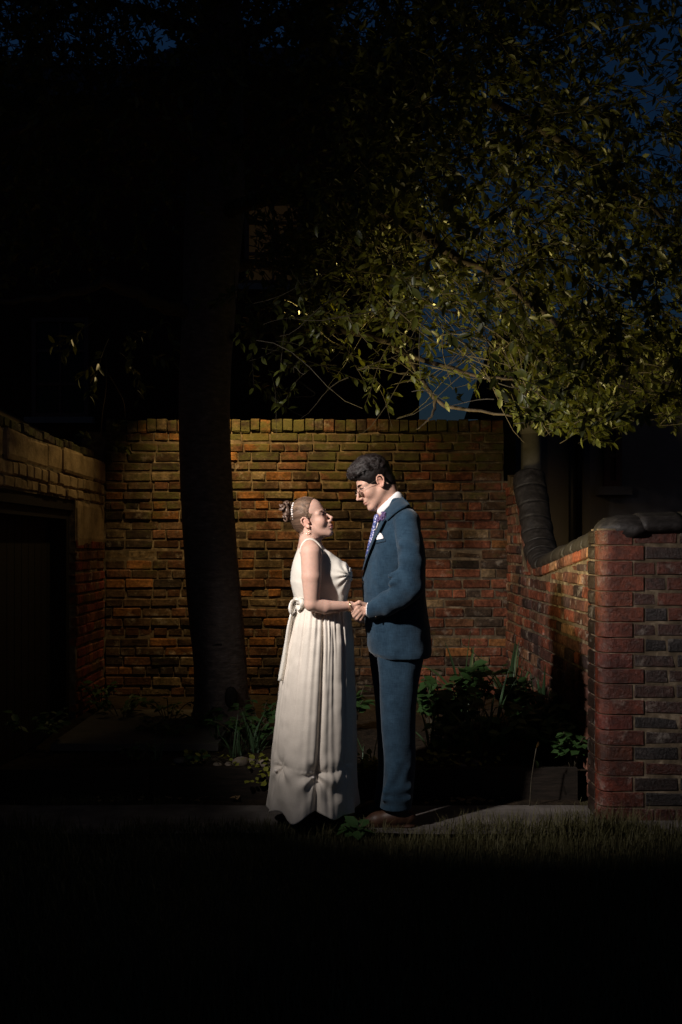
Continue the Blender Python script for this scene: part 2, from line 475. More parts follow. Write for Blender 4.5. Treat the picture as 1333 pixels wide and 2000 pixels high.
def cloth(name, a, b, nscale, weave, bump=0.25, rough=0.8, spec=0.2, sheen=0.2, rs=0.6):
    m = mat(name, rough=rough, spec=spec); t = NT(m); p = t.obj()
    n = t.noise(nscale, 5, p, rs)
    w1 = t.noise(weave, 2, t.scaled(p, (1, 1, 0.12))); w2 = t.noise(weave, 2, t.scaled(p, (0.12, 0.12, 1)))
    w = t.math('ADD', t.math('MULTIPLY', w1, 0.5), t.math('MULTIPLY', w2, 0.5))
    f = t.math('ADD', t.math('MULTIPLY', n, 0.45), t.math('MULTIPLY', w, 0.55))
    t.color(t.ramp(f, [(0.36, a), (0.64, b)])); t.bump(w, bump, 0.002)
    t.b.inputs['Sheen Weight'].default_value = sheen; t.b.inputs['Sheen Roughness'].default_value = 0.5
    return m
M['suit'] = cloth('navy_wool', (0.008, 0.022, 0.040), (0.026, 0.056, 0.090), 14, 260, 0.7, 0.9, 0.1, 0.15)
M['suit_in'] = cloth('navy_lapel', (0.012, 0.030, 0.052), (0.026, 0.064, 0.102), 14, 240, 0.4, 0.85, 0.15, 0.2)
M['ivory'] = cloth('ivory_crepe', (0.62, 0.56, 0.49), (0.75, 0.68, 0.60), 6, 300, 0.10, 0.62, 0.3, 0.1)
M['satin'] = cloth('ivory_satin', (0.68, 0.63, 0.56), (0.80, 0.76, 0.68), 6, 300, 0.06, 0.38, 0.45, 0.1)
M['shirt'] = mat('white_shirt', (0.80, 0.79, 0.80), 0.7)
mt = mat('floral_tie', rough=0.55, spec=0.4); t = NT(mt)
vz = t.new('ShaderNodeTexVoronoi'); vz.inputs['Scale'].default_value = 95; t.l.new(t.obj(), vz.inputs['Vector'])
t.color(t.ramp(vz.outputs['Distance'], [(0.15, (0.62, 0.60, 0.68)), (0.34, (0.36, 0.33, 0.50)), (0.5, (0.05, 0.09, 0.30)), (0.8, (0.03, 0.05, 0.16))]))
M['tie'] = mt
mp = mat('patterned_pocket_square', rough=0.7); t = NT(mp)
vz = t.new('ShaderNodeTexVoronoi'); vz.inputs['Scale'].default_value = 150; t.l.new(t.obj(), vz.inputs['Vector'])
t.color(t.ramp(vz.outputs['Distance'], [(0.15, (0.55, 0.45, 0.58)), (0.35, (0.80, 0.78, 0.78))]))
M['square'] = mp
M['lavender'] = m_noisy('lavender', [(0.3, (0.07, 0.045, 0.12)), (0.7, (0.20, 0.13, 0.27))], 300, 3, 0.8, 0.2, 0)
M['shoe'] = m_noisy('brown_leather', [(0.3, (0.03, 0.013, 0.008)), (0.7, (0.07, 0.032, 0.018))], 30, 4, 0.5, 0.3, 0.2, 90, 0.002)
M['metal'] = mat('gold_wire', (0.75, 0.58, 0.36), 0.25, 0.5, Metallic=1.0)
M['steel'] = mat('dark_wire', (0.30, 0.25, 0.22), 0.3, 0.5, Metallic=1.0)
M['lens'] = mat('spectacle_lens', (1, 1, 1), 0.03, 0.5, Transmission_Weight=1.0, IOR=1.02)
M['pearl'] = mat('pearl', (0.85, 0.78, 0.74), 0.2, 0.6)
M['eye_w'] = mat('eye_white', (0.55, 0.50, 0.48), 0.2, 0.5)
M['eye_d'] = mat('eye_iris', (0.02, 0.015, 0.012), 0.15, 0.5)

# ================================================================ THE SETTING
def structure(o): o['kind'] = 'structure'; return o
def stuff(o): o['kind'] = 'stuff'; return o

Y0 = 5.02                       # depth at which the couple stands
structure(mk('ground', [(-60,-40,-0.012),(60,-40,-0.012),(60,90,-0.012),(-60,90,-0.012)], [(0,1,2,3)], M['lawn'], smooth=False))

def wavy_sheet(name, x0, x1, yf, yb, z, nx, ny, amp, m, rag=0.0, seed=0):
    v = []; f = []
    for i in range(nx+1):
        x = x0+(x1-x0)*i/nx
        for j in range(ny+1):
            y = yf+(yb-yf)*j/ny
            if j in (0, ny): y += rag*float(vnoise(np.array([x*3.0, j*1.0, 0.3]), 1, seed))
            v.append((x, y, z+amp*float(vnoise(np.array([x, y, 0.5]), 3.0, seed))))
    for i in range(nx):
        for j in range(ny):
            a = i*(ny+1)+j; f.append((a, a+ny+1, a+ny+2, a+1))
    return mk(name, v, f, m)
structure(wavy_sheet('garden_path', -4, 4, 4.80, 5.32, 0.012, 80, 4, 0.004, M['concrete'], 0.012, 1))
structure(wavy_sheet('soil_strip', -4, 1.30, 5.30, 5.52, 0.004, 60, 6, 0.012, M['soil'], 0.0, 2))

# raised bed with its timber edging
BEDZ = 0.16
structure(wavy_sheet('flower_bed', -1.9, 1.40, 5.50, 8.3, BEDZ, 60, 50, 0.022, M['soil'], 0.0, 3))
ed = thing('timber_edging', 'low dark timber board edging along the raised flower bed', 'edging', (0, 5.48, 0))
xs = [-1.9, -1.05, -0.2, 0.62, 1.30]
for i in range(4):
    mb = MB(); mb.box((xs[i]+0.004, 5.452, -0.02), (xs[i+1]-0.004, 5.492+0.004*(i % 2), BEDZ+0.012+0.006*(i % 2)))
    mb.build('board', M['timber'], ed, False)
mb = MB(); mb.box((-1.75, 6.00, BEDZ), (-0.74, 7.25, BEDZ+0.045))
sl = mb.build('paving_slab', M['slab'], None, False)
tag(sl, 'flat grey concrete slab lying in the bed left of the tree trunk', 'slab')

# ---------------------------------------------------------------- bricks
def brick_mesh(name, m, seed, round_corner=0.0, chip=False):
    rr = random.Random(seed)
    bm = bmesh.new(); bmesh.ops.create_cube(bm, size=1.0)
    for v in bm.verts: v.co = Vector((v.co.x*0.22, v.co.y*0.10, v.co.z*0.07))
    if round_corner:
        e = [e for e in bm.edges if all(v.co.x < 0 and v.co.y < 0 for v in e.verts)]
        bmesh.ops.bevel(bm, geom=e, offset=round_corner, segments=12, affect='EDGES', profile=0.5)
        e = [e for e in bm.edges if e.calc_face_angle(0) > 0.7]
        bmesh.ops.bevel(bm, geom=e, offset=0.0025, segments=1, affect='EDGES')
    else:
        bmesh.ops.bevel(bm, geom=list(bm.edges), offset=0.0085, segments=1, affect='EDGES')
        for v in bm.verts:
            v.co += Vector((rr.uniform(-1, 1)*0.003, rr.uniform(-1, 1)*0.002, rr.uniform(-1, 1)*0.0028))
        if chip:
            cx, cz = rr.choice((-1, 1))*0.11, rr.choice((-1, 1))*0.035
            for v in bm.verts:
                d = math.hypot(v.co.x-cx, v.co.z-cz)
                if d < 0.03 and v.co.y < 0: v.co += Vector((-cx*0.03, 0.004, -cz*0.08))
    me = bpy.data.meshes.new(name); bm.to_mesh(me); bm.free()
    me.materials.append(m)
    me.polygons.foreach_set('use_smooth', [False]*len(me.polygons))
    return me

def variants(m, n=9):
    return [brick_mesh('brick', m, i, chip=(i % 3 == 2)) for i in range(n)]

def lay(parent, specs, vars_, m_joined, cap, score):
    """specs: (center, rotz, tilt, (L, D, H), colour).  The best visible ones become objects, the rest one mesh."""
    specs = sorted(specs, key=lambda s: -score(s))
    sv = []; sf = []; sc = []
    for i, (c, rz, tl, (L, D, H), colr) in enumerate(specs):
        me = vars_[i % len(vars_)]
        q = Matrix.Rotation(rz, 4, 'Z') @ Matrix.Rotation(tl, 4, 'Y')
        if (i // 3) % 2: q = q @ Matrix.Rotation(math.pi, 4, 'Y')
        S = (L/0.22, D/0.10, H/0.07)
        if i < cap:
            o = link_mesh('brick', me, parent, c, q.to_quaternion(), S); o.color = (*colr, 1)
        else:
            mm = Matrix.LocRotScale(Vector(c), q.to_quaternion(), Vector(S)); n = len(sv)
            for v in me.vertices: sv.append(tuple(mm @ v.co)); sc.append(colr)
            for p in me.polygons: sf.append(tuple(k+n for k in p.vertices))
    if sv:
        stuff(mk('brickwork', sv, sf, m_joined, parent, False, np.array(sc, np.float32)))

def courses(O, u, n, z0, z1, ch, s_of_z, pick, hdr=0.22, jit=0.006, gap=0.010, seed=1, rowjit=0.005, flem=False):
    rr = random.Random(seed); specs = []
    rz = math.atan2(u[1], u[0])
    nz = int(round((z1-z0)/ch))
    for r in range(nz):
        zc = z0+(r+0.5)*ch
        s0, s1 = s_of_z(zc)
        s = s0+rr.uniform(-0.11, 0.0); rowd = rr.uniform(-1, 1)*rowjit; k = rr.randrange(2)
        wob = rr.uniform(0, 6.3); rowgap = rr.uniform(0.006, 0.017); header_row = rr.random() < hdr
        while s < s1-0.02:
            if flem: L = 0.222 if k % 2 else 0.108
            elif header_row: L = 0.108 if rr.random() < 0.75 else 0.222
            else: L = 0.222 if rr.random() > 0.13 else 0.108
            L *= rr.uniform(0.94, 1.06); k += 1
            a = max(s, s0); b = min(s+L, s1)
            s += L+gap
            if b-a < 0.03: continue
            m_ = (a+b)/2; d = rowd+rr.uniform(-1, 1)*jit
            D = 0.10
            cx = O[0]+u[0]*m_+n[0]*(d-D/2); cy = O[1]+u[1]*m_+n[1]*(d-D/2)
            z = zc+0.005*math.sin(m_*1.9+wob)
            specs.append(((cx, cy, z), rz+rr.uniform(-1, 1)*0.012, rr.uniform(-1, 1)*0.012,
                          (b-a, D, ch-rowgap-rr.uniform(-0.001, 0.004)), pick(rr, m_, zc)))
    return specs

# ---------------------------------------------------------------- back wall
BW = 8.20
XL, XR = -1.94, 1.345
wall = thing('brick_wall', 'tall mossy brown brick garden wall standing behind the couple', 'wall', (0, BW+0.1, 0))
mb = MB(); mb.box((XL-0.2, BW+0.013, -0.05), (XR-0.004, BW+0.33, 2.335)); mb.box((XR, BW+0.015, -0.05), (1.44, BW+0.30, 1.93))
mb.build('mortar', M['mortar'], wall, False)
def pick_old(rr, s, z):
    x = rr.random()
    if x < 0.10: c = (0.32, 0.14, 0.05)
    elif x < 0.40: c = (0.17, 0.080, 0.045)
    elif x < 0.68: c = (0.125, 0.075, 0.045)
    elif x < 0.88: c = (0.065, 0.045, 0.034)
    else: c = (0.24, 0.17, 0.10)
    if s > 2.5 and rr.random() < 0.5: c = (0.24, 0.085, 0.05)
    k = rr.uniform(0.6, 1.1)
    return tuple(v*k for v in c)
sp = courses((XL, BW), (1, 0), (0, -1), 0.0, 2.33, 0.0803, lambda z: (0.0, XR-XL if z > 1.93 else 1.44-XL), pick_old, hdr=0.2, seed=11, rowjit=0.007)
rr = random.Random(5)
s = XL
while s < XR-0.03:                                    # brick-on-edge coping
    L = rr.uniform(0.074, 0.098)
    sp.append(((s+L/2, BW+0.05+rr.uniform(-0.008, 0.008), 2.383+rr.uniform(-0.008, 0.008)), rr.uniform(-0.03, 0.03), rr.uniform(-0.03, 0.03), (L-0.007, 0.12, 0.103), pick_old(rr, s-XL, 2.3)))
    s += L
def sc_back(s_):
    px, py = PX(s_[0]); v = s_[0][2]
    if 340 < px < 470: v -= 0.9
    if 570 < px < 690 and py > 1000: v -= 1.5
    if 700 < px < 830 and py > 940: v -= 1.5
    if py > 1330: v -= 1
    return v
lay(wall, sp, variants(M['brick']), M['brick_s'], 300, sc_back)

# ---------------------------------------------------------------- side wall with swept coping, on the right
SX = 1.36
prof = [(8.2, 1.99), (7.81, 1.93), (7.61, 1.67), (7.42, 1.42), (7.16, 1.255), (6.86, 1.25), (6.04, 1.34), (5.46, 1.40), (5.16, 1.43)]
def top_of(Y):
    P = sorted(prof); return float(np.interp(Y, [p[0] for p in P], [p[1] for p in P]))
side = thing('brick_wall', 'low red brick side wall with a swept half-round slate coping', 'wall', (SX+0.1, 6.6, 0))
v = []; f = []
N = 40
for i in range(N+1):
    Y = 5.20+(8.2-5.20)*i/N; z = top_of(Y)-0.01
    v += [(SX+0.012, Y, -0.05), (SX+0.012, Y, z), (SX+0.23, Y, z), (SX+0.23, Y, -0.05)]
for i in range(N):
    a = i*4
    for k in range(4): f.append((a+k, a+(k+1) % 4, a+4+(k+1) % 4, a+4+k))
f += [(0, 1, 2, 3), (N*4+3, N*4+2, N*4+1, N*4)]
mk('mortar', v, f, M['mortar'], side, False)
def pick_red(rr, s, z):
    x = rr.random()
    if x < 0.30: c = (0.26, 0.075, 0.04)
    elif x < 0.55: c = (0.20, 0.085, 0.055)
    elif x < 0.75: c = (0.14, 0.06, 0.045)
    elif x < 0.88: c = (0.07, 0.042, 0.038)
    else: c = (0.32, 0.17, 0.10)
    k = rr.uniform(0.8, 1.2); return tuple(v_*k for v_ in c)
sp = courses((SX, 8.2), (0, -1), (-1, 0), 0.0, 1.95, 0.078, lambda z: (0.0, 3.0), pick_red, seed=21, jit=0.004, flem=True)
out = []
for q in sp:
    c, rz, tl, (L, D, H), colr = q
    lim = min(top_of(c[1]-L/2), top_of(c[1]+L/2))-0.075
    if c[2]+H/2 > lim:
        H2 = lim-(c[2]-H/2)
        if H2 < 0.018: continue
        c = (c[0], c[1], c[2]-H/2+H2/2); H = H2
    out.append((c, rz, tl, (L, D, H), colr))
rr = random.Random(8)
ys = 7.84
while ys > 5.25:                                      # course laid to the rake, under the coping
    L = rr.uniform(0.10, 0.13) if ys > 7.0 else rr.choice((0.108, 0.108, 0.222))
    za, zb = top_of(ys), top_of(ys-L); sl_ = math.atan2(zb-za, L); Lr = math.hypot(L, zb-za)
    out.append(((SX+0.045, ys-L/2, (za+zb)/2-0.036), -math.pi/2, -sl_, (Lr-0.008, 0.10, 0.062), pick_red(rr, 0, 0)))
    ys -= L
def sc_side(s_): return s_[0][2]*1.0-abs(s_[0][1]-5.8)*0.1
lay(side, out, variants(M['brick_r']), M['brick_rs'], 280, sc_side)
# half-round coping stones swept along the profile
def coping_piece(parent, path, ax, r, flatz=0.85, shrink=0.004):
    """half-round section swept along path; ax = sideways axis"""
    v = []; f = []; ns = 12; n = len(path)
    ax = Vector(ax)
    for i, p in enumerate(path):
        t = (path[min(i+1, n-1)]-path[max(i-1, 0)]).normalized()
        up = ax.cross(t); 
        if up.z < 0: up = -up
        up.normalize()
        for k in range(ns+1):
            a = math.pi*k/ns
            nz_ = float(vnoise(np.array([p.x*3+k*0.25, p.y*14, p.z*14]), 1, 31))*0.010+float(vnoise(np.array([p.x*20+k, p.y*40, p.z*40]), 1, 32))*0.004
            q = p+ax*(math.cos(a)*(r+nz_))+up*(math.sin(a)*(r+nz_)*flatz); v.append(tuple(q))
        v.append(tuple(p+ax*(-r*0.8)-up*0.03)); v.append(tuple(p+ax*(r*0.8)-up*0.03))
    m_ = ns+3
    for i in range(n-1):
        for k in range(m_): f.append((i*m_+k, i*m_+(k+1) % m_, (i+1)*m_+(k+1) % m_, (i+1)*m_+k))
    f.append(tuple(range(m_-1, -1, -1))); f.append(tuple((n-1)*m_+k for k in range(m_)))
    o = mk('coping_stone', v, f, M['coping'], parent, True)
    return o
P3 = spline([(SX+0.115, y, z+0.012) for y, z in prof[1:]], 120)
cuts = [0, 9, 17, 24, 31, 38, 45, 52, 59, 66, 72, 78, 84, 90, 96, 102, 108, 114, 119]
for a, b in zip(cuts[:-1], cuts[1:]):
    seg = P3[a:b+1]; seg = seg[:-1]+[seg[-1].lerp(seg[-2], 0.45)]; jz = Vector((random.uniform(-.003, .003), 0, random.uniform(-.003, .003)))
    coping_piece(side, [q+jz for q in seg], (1, 0, 0), random.uniform(0.121, 0.127), 0.75)

# ---------------------------------------------------------------- pier and front wall, right edge
FY = 5.02; FX = 1.305
pier = thing('brick_wall', 'smooth red brick pier with rounded corner and stained dark bricks', 'wall', (1.8, 5.2, 0))
pl_ = [(3.2, FY+0.005), (3.2, FY+0.22), (FX+0.012, FY+0.22), (FX+0.012, FY+0.10)]+[(FX+0.078-0.073*math.cos(a_), FY+0.078-0.073*math.sin(a_)) for a_ in np.linspace(0, math.pi/2, 9)]
np_ = len(pl_); mb = MB(); mb.add([(x, y, -0.05) for x, y in pl_]+[(x, y, 1.485) for x, y in pl_], [tuple(range(np_)), tuple(range(2*np_-1, np_-1, -1))]+[(i, i+np_, (i+1) % np_+np_, (i+1) % np_) for i in range(np_)])
mb.build('mortar', M['mortar'], pier, False)
rmesh = brick_mesh('brick', M['brick_p'], 99, round_corner=0.072)
pv = variants(M['brick_p'], 6)
rr = random.Random(31)
nz = 19; chh = 1.478/nz
for r in range(nz):
    zc = (r+0.5)*chh
    Ls = [0.222 if r % 2 else 0.165]
    s = 0.0; first = True
    while s < 1.25:
        L = Ls[0] if first else (0.108 if rr.random() < 0.4 else 0.22)*rr.uniform(0.93, 1.05)
        if first: colr = tuple(x*rr.uniform(0.85, 1.1) for x in (0.16, 0.036, 0.018))
        else:
            x = rr.random()
            colr = (0.12, 0.030, 0.016) if x < 0.3 else (0.068, 0.028, 0.021) if x < 0.62 else (0.030, 0.021, 0.020) if x < 0.82 else (0.05, 0.025, 0.02)
        c = (FX+s+L/2, FY+0.05+rr.uniform(-1, 1)*0.002, zc)
        if first:
            o = link_mesh('brick', rmesh, pier, c, Matrix.Rotation(0, 4, 'Z').to_quaternion(), (L/0.22, 1.0, (chh-0.006)/0.07))
        else:
            o = link_mesh('brick', pv[rr.randrange(6)], pier, c, Matrix.Rotation(rr.uniform(-.008, .008), 4, 'Y').to_quaternion(), (L/0.22, 1.0, (chh-0.007)/0.07))
        o.color = (*colr, 1); s += L+0.007; first = False
    # return face of the pier, its shade put into the very dark brick colour
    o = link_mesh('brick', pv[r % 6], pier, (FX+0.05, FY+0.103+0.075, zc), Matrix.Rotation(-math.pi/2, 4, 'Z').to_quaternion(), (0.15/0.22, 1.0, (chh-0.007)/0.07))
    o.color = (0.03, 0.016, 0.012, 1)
segs = [[(FX+0.10, 5.30, 1.445), (FX+0.115, 5.20, 1.475), (FX+0.21, 5.135, 1.487)], [(FX+0.215, 5.135, 1.487), (FX+0.42, 5.135, 1.492)], [(FX+0.425, 5.135, 1.492), (FX+0.85, 5.135, 1.494)], [(FX+0.855, 5.135, 1.494), (FX+1.3, 5.135, 1.494)]]
for sg in segs[1:]: coping_piece(pier, [Vector(sg[0]).lerp(Vector(sg[1]), k/8) for k in range(9)], (0, 1, 0), 0.145, 0.55)
cap = MB(); cap.sphere((FX+0.17, 5.15, 1.478), (0.165, 0.150, 0.080), 24, 12); cap.v = [tuple(Vector(q)*(1+0.006*float(vnoise(np.array(q), 22, 33)))) for q in cap.v]; cap.build('coping_end', M['coping'], pier)

# ---------------------------------------------------------------- outhouse on the left
oh = thing('outhouse', 'old stone topped brick outhouse with a dark doorway beside the wall', 'outhouse', (-2.6, 6.8, 0))
OX = -1.94
mb = MB()
mb.box((OX-0.24, 7.33, -0.05), (OX-0.016, 8.19, 2.08)); mb.box((OX-0.24, 5.0, 1.73), (OX-0.018, 7.328, 2.08)); mb.box((OX-0.24, 4.9, -0.05), (OX-0.016, 5.3, 1.728))
mb.build('mortar', M['mortar'], oh, False)
rr = random.Random(41)
def stone_mesh(seed):
    me = brick_mesh('stone_block', M['sandstone'], 200+seed, chip=(seed % 2 == 0)); return me
smesh = [stone_mesh(i) for i in range(6)]
def stone_row(ya, yb, z0, z1, l0, l1, jd=0.01, name='stone_block'):
    y = ya
    while y > yb+0.03:
        L = min(rr.uniform(l0, l1), y-yb)
        hh = (z1-z0)-rr.uniform(0.008, 0.018)
        o = link_mesh(name, smesh[rr.randrange(6)], oh, (OX-0.06+rr.uniform(-1, 1)*jd, y-L/2, (z0+z1)/2+rr.uniform(-.004, .004)), (Matrix.Rotation(-math.pi/2+rr.uniform(-.02, .02), 4, 'Z')).to_quaternion(), ((L-0.012)/0.22, 0.12/0.10, hh/0.07))
        y -= L
stone_row(8.18, 5.0, 1.905, 2.085, 0.28, 0.5, 0.012)
stone_row(8.18, 5.0, 1.81, 1.905, 0.10, 0.20, 0.010)
stone_row(8.18, 5.0, 1.735, 1.81, 0.09, 0.19, 0.010)
stone_row(8.18, 7.34, 1.40, 1.73, 0.40, 0.45, 0.008)
o = MB(); o.box((OX-0.20, 5.30, 1.655), (OX-0.03, 7.45, 1.733)); o.build('lintel', M['dark_wood'], oh, False)
spj = courses((OX-0.002, 8.18), (0, -1), (1, 0), 0.0, 1.40, 0.080, lambda z: (0.0, 0.85), lambda a, b, c_: tuple(x*a.uniform(0.7, 1.2) for x in (0.20, 0.065, 0.035)), seed=61, jit=0.004)
spj = [((c[0]-0.0, c[1], c[2]), rz+math.pi, tl, d, cc) for c, rz, tl, d, cc in spj]
lay(oh, spj, variants(M['brick_r'], 5), M['brick_rs'], 90, lambda s_: s_[0][2])
# brick-on-edge verge and roof
vm = variants(M['brick'], 4)
y = 8.15
while y > 5.05:
    L = rr.uniform(0.10, 0.2)
    q = link_mesh('verge_brick', vm[rr.randrange(4)], oh, (OX-0.09+rr.uniform(-.01, .01), y-L/2, 2.125+rr.uniform(-.008, .008)), Matrix.Rotation(-math.pi/2, 4, 'Z').to_quaternion(), ((L-.01)/0.22, 1.1, 0.062/0.07))
    q.color = (0.07, 0.05, 0.04, 1); y -= L
mb = MB()
for i in range(16):
    x0 = OX-0.14-i*0.16; z0 = 2.13+i*0.085
    mb.add([(x0, 4.8, z0), (x0, 8.35, z0), (x0-0.19, 8.35, z0+0.115), (x0-0.19, 4.8, z0+0.115), (x0, 4.8, z0-0.03), (x0, 8.35, z0-0.03), (x0-0.19, 8.35, z0+0.07), (x0-0.19, 4.8, z0+0.07)],
           [(0,1,2,3),(7,6,5,4),(0,4,5,1),(1,5,6,2),(2,6,7,3),(3,7,4,0)])
mb.build('roof', M['roof'], oh, False)
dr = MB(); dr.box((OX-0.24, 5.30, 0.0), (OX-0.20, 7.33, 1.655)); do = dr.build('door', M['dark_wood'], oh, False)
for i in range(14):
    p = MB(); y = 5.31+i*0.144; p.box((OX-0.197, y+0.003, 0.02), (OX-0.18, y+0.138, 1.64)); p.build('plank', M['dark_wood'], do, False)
fr = MB(); fr.box((OX-0.18, 7.25, 0.0), (OX-0.06, 7.325, 1.653)); fr.box((OX-0.18, 5.31, 1.59), (OX-0.06, 7.248, 1.653)); fr.build('door_frame', M['dark_wood'], oh, False)
mb = MB(); mb.box((OX-2.6, 4.9, -0.05), (OX-2.4, 8.2, 3.3)); mb.box((OX-2.4, 8.05, -0.05), (OX-0.245, 8.2, 2.05)); mb.build('rear_wall', M['far_brick'], oh, False)

# ---------------------------------------------------------------- houses behind the wall
def window(par, x0, x1, z0, z1, y, bars=2, pane=None, rails=1):
    f = MB(); w = 0.06
    f.box((x0, y-0.05, z0), (x0+w, y+0.02, z1)); f.box((x1-w, y-0.05, z0), (x1, y+0.02, z1))
    f.box((x0+w, y-0.05, z0), (x1-w, y+0.02, z0+w)); f.box((x0+w, y-0.05, z1-w), (x1-w, y+0.02, z1))
    for i in range(1, bars): xx = x0+(x1-x0)*i/bars; f.box((xx-0.015, y-0.04, z0+w), (xx+0.015, y+0.01, z1-w))
    for i in range(1, rails+1): zz = z0+(z1-z0)*i/(rails+1); f.box((x0+w, y-0.045, zz-0.02), (x1-w, y+0.015, zz+0.02))
    fo = f.build('window', M['paint_dim'], par, False)
    g = MB(); g.box((x0+w*0.5, y-0.012, z0+w*0.5), (x1-w*0.5, y-0.004, z1-w*0.5)); g.build('pane', pane or M['glass'], fo, False)
    s_ = MB(); s_.box((x0-0.08, y-0.14, z0-0.09), (x1+0.08, y+0.0, z0-0.005)); s_.build('sill', M['far_grey'], fo, False)
M['paint_dim'] = mat('old_window_paint', (0.10, 0.05, 0.04), 0.6)
h1 = thing('brick_house', 'dark red brick house rising behind the tall garden wall', 'house', (-4, 16, 0))
mb = MB(); mb.box((-2.7, 14.0, -0.05), (1.10, 20, 8.0)); mb.box((-10, 14.06, -0.05), (-2.705, 20, 7.6)); mb.build('wall', M['far_brick'], h1, False)
rf = MB()
for x0_, x1_, ze, zr in ((-2.9, 1.3, 7.95, 9.9), (-10.3, -2.72, 7.55, 9.6)):
    rf.add([(x0_, 13.6, ze), (x1_, 13.6, ze), (x1_, 17, zr), (x0_, 17, zr), (x1_, 20.4, ze), (x0_, 20.4, ze)], [(0,1,2,3),(3,2,4,5),(1,4,2),(0,3,5),(0,5,4,1)])
ro = rf.build('roof', M['far_slate'], h1, False)
ch_ = MB(); ch_.box((-0.7, 17.2, 9.2), (-0.1, 17.8, 10.4)); ch_.build('chimney', M['far_brick'], ro, False)
window(h1, -4.35, -3.55, 3.2, 4.6, 14.04, 2, None, 2)
window(h1, -1.35, -0.55, 5.05, 6.35, 13.98, 2, M['wall_glow'], 2)  # invented glowing window in place of a warmly illuminated patch of wall
window(h1, -1.5, -0.5, 0.8, 2.6, 13.98, 2, None, 1)
gp = MB(); gp.tube([(0.98, 13.90, 0.0), (0.98, 13.90, 7.9)], 0.055, 8); gp.build('drainpipe', M['black_iron'], h1)
h3 = thing('grey_house', 'dim grey rendered house with a narrow window beyond the side wall', 'house', (4, 11, 0))
mb = MB(); mb.box((2.55, 10.2, -0.05), (7.2, 16, 3.5)); mb.box((2.20, 10.6, -0.05), (2.548, 16, 3.5)); mb.build('wall', M['far_grey'], h3, False)
window(h3, 2.68, 2.86, 2.0, 2.62, 10.18, 1, None, 1)
rf = MB(); rf.add([(2.0, 9.9, 3.45), (7.5, 9.9, 3.45), (7.5, 13, 4.2), (2.0, 13, 4.2), (7.5, 16.2, 3.45), (2.0, 16.2, 3.45)], [(0,1,2,3),(3,2,4,5),(1,4,2),(0,3,5),(0,5,4,1)]); rf.build('roof', M['far_slate'], h3, False)
gp = MB(); gp.tube([(2.45, 10.5, 0.0), (2.45, 10.5, 3.45)], 0.05, 8); gp.build('drainpipe', M['black_iron'], h3)
# pale soil pipe behind the swept coping, with a dark post beside it
pp = MB(); pp.tube([(1.645, 8.62, 0.0), (1.645, 8.62, 1.9), (1.645, 8.62, 2.36)], [0.088, 0.088, 0.088], 20); pp.tube([(1.645, 8.62, 2.36), (1.645, 8.62, 2.42), (1.645, 8.62, 2.62)], [0.10, 0.103, 0.103], 20)
tag(pp.build('vent_pipe', M['pipe'], None), 'pale round vent pipe standing behind the swept wall coping', 'pipe')
pp = MB(); pp.box((1.41, 8.545, -0.02), (1.50, 8.63, 3.3)); pp.box((1.405, 8.54, 3.3), (1.505, 8.635, 3.33)); pp.box((1.402,8.538,-0.02),(1.508,8.637,0.15))
tag(pp.build('gate_post', M['black_iron'], None, False), 'tall black post at the right end of the tall garden wall', 'post')

# ================================================================ THE TREE
TY = 6.9
tree = thing('evergreen_tree', 'dark smooth-trunked evergreen tree with a wide leafy crown over the couple', 'tree', (W(432, 1395, TY).x, TY, BEDZ))
# leaf outline (x along, y across, z fold)
LV = np.array([(0, 0, 0), (0.28, 0.17, 0.05), (0.28, 0, 0.0), (0.28, -0.17, 0.05), (0.62, 0.19, 0.03), (0.62, 0, -0.03), (0.62, -0.19, 0.03), (1.0, 0, -0.10)])
LF = np.array([(0, 2, 1), (0, 3, 2), (1, 2, 5), (1, 5, 4), (2, 3, 6), (2, 6, 5), (4, 5, 7), (5, 6, 7)])
def leaf_data(m, name='leaf', wide=1.0):
    me = bpy.data.meshes.new(name); v = LV.copy(); v[:, 1] *= wide
    me.from_pydata(v.tolist(), [], LF.tolist()); me.polygons.foreach_set('use_smooth', [True]*len(LF)); me.materials.append(m); return me
def norm(a): return a/np.maximum(np.linalg.norm(a, axis=-1, keepdims=True), 1e-9)
def leaves_mesh(name, P, D, Nn, L, m, parent, wide=1.0):
    D = norm(D); S = norm(np.cross(Nn, D)); U = np.cross(D, S)
    w = wide*RNG.uniform(0.8, 1.25, len(P))[:, None, None]
    V = P[:, None, :]+L[:, None, None]*(LV[None, :, 0:1]*D[:, None, :]+LV[None, :, 1:2]*w*S[:, None, :]+LV[None, :, 2:3]*U[:, None, :])
    Fq = (LF[None]+(np.arange(len(P))*len(LV))[:, None, None]).reshape(-1, 3)
    me = bpy.data.meshes.new(name); V = V.reshape(-1, 3).astype(np.float32)
    me.vertices.add(len(V)); me.vertices.foreach_set('co', V.ravel())
    me.loops.add(Fq.size); me.loops.foreach_set('vertex_index', Fq.ravel().astype(np.int32))
    me.polygons.add(len(Fq)); me.polygons.foreach_set('loop_start', np.arange(0, Fq.size, 3, dtype=np.int32))
    try: me.polygons.foreach_set('loop_total', np.full(len(Fq), 3, np.int32))
    except Exception: pass
    me.update(calc_edges=True); me.polygons.foreach_set('use_smooth', [True]*len(Fq)); me.materials.append(m)
    o = bpy.data.objects.new(name, me); col.objects.link(o)
    if parent is not None: attach(o, parent)
    return o
def leaf_obj(me, parent, p, d, n, L, wide=1.0, name='leaf'):
    d = Vector(d).normalized(); s_ = Vector(n).cross(d)
    if s_.length < 1e-4: s_ = d.orthogonal()
    s_.normalize(); u = d.cross(s_)
    q = Matrix((d, s_, u)).transposed().to_quaternion()
    return link_mesh(name, me, parent, p, q, (L, L*wide, L))

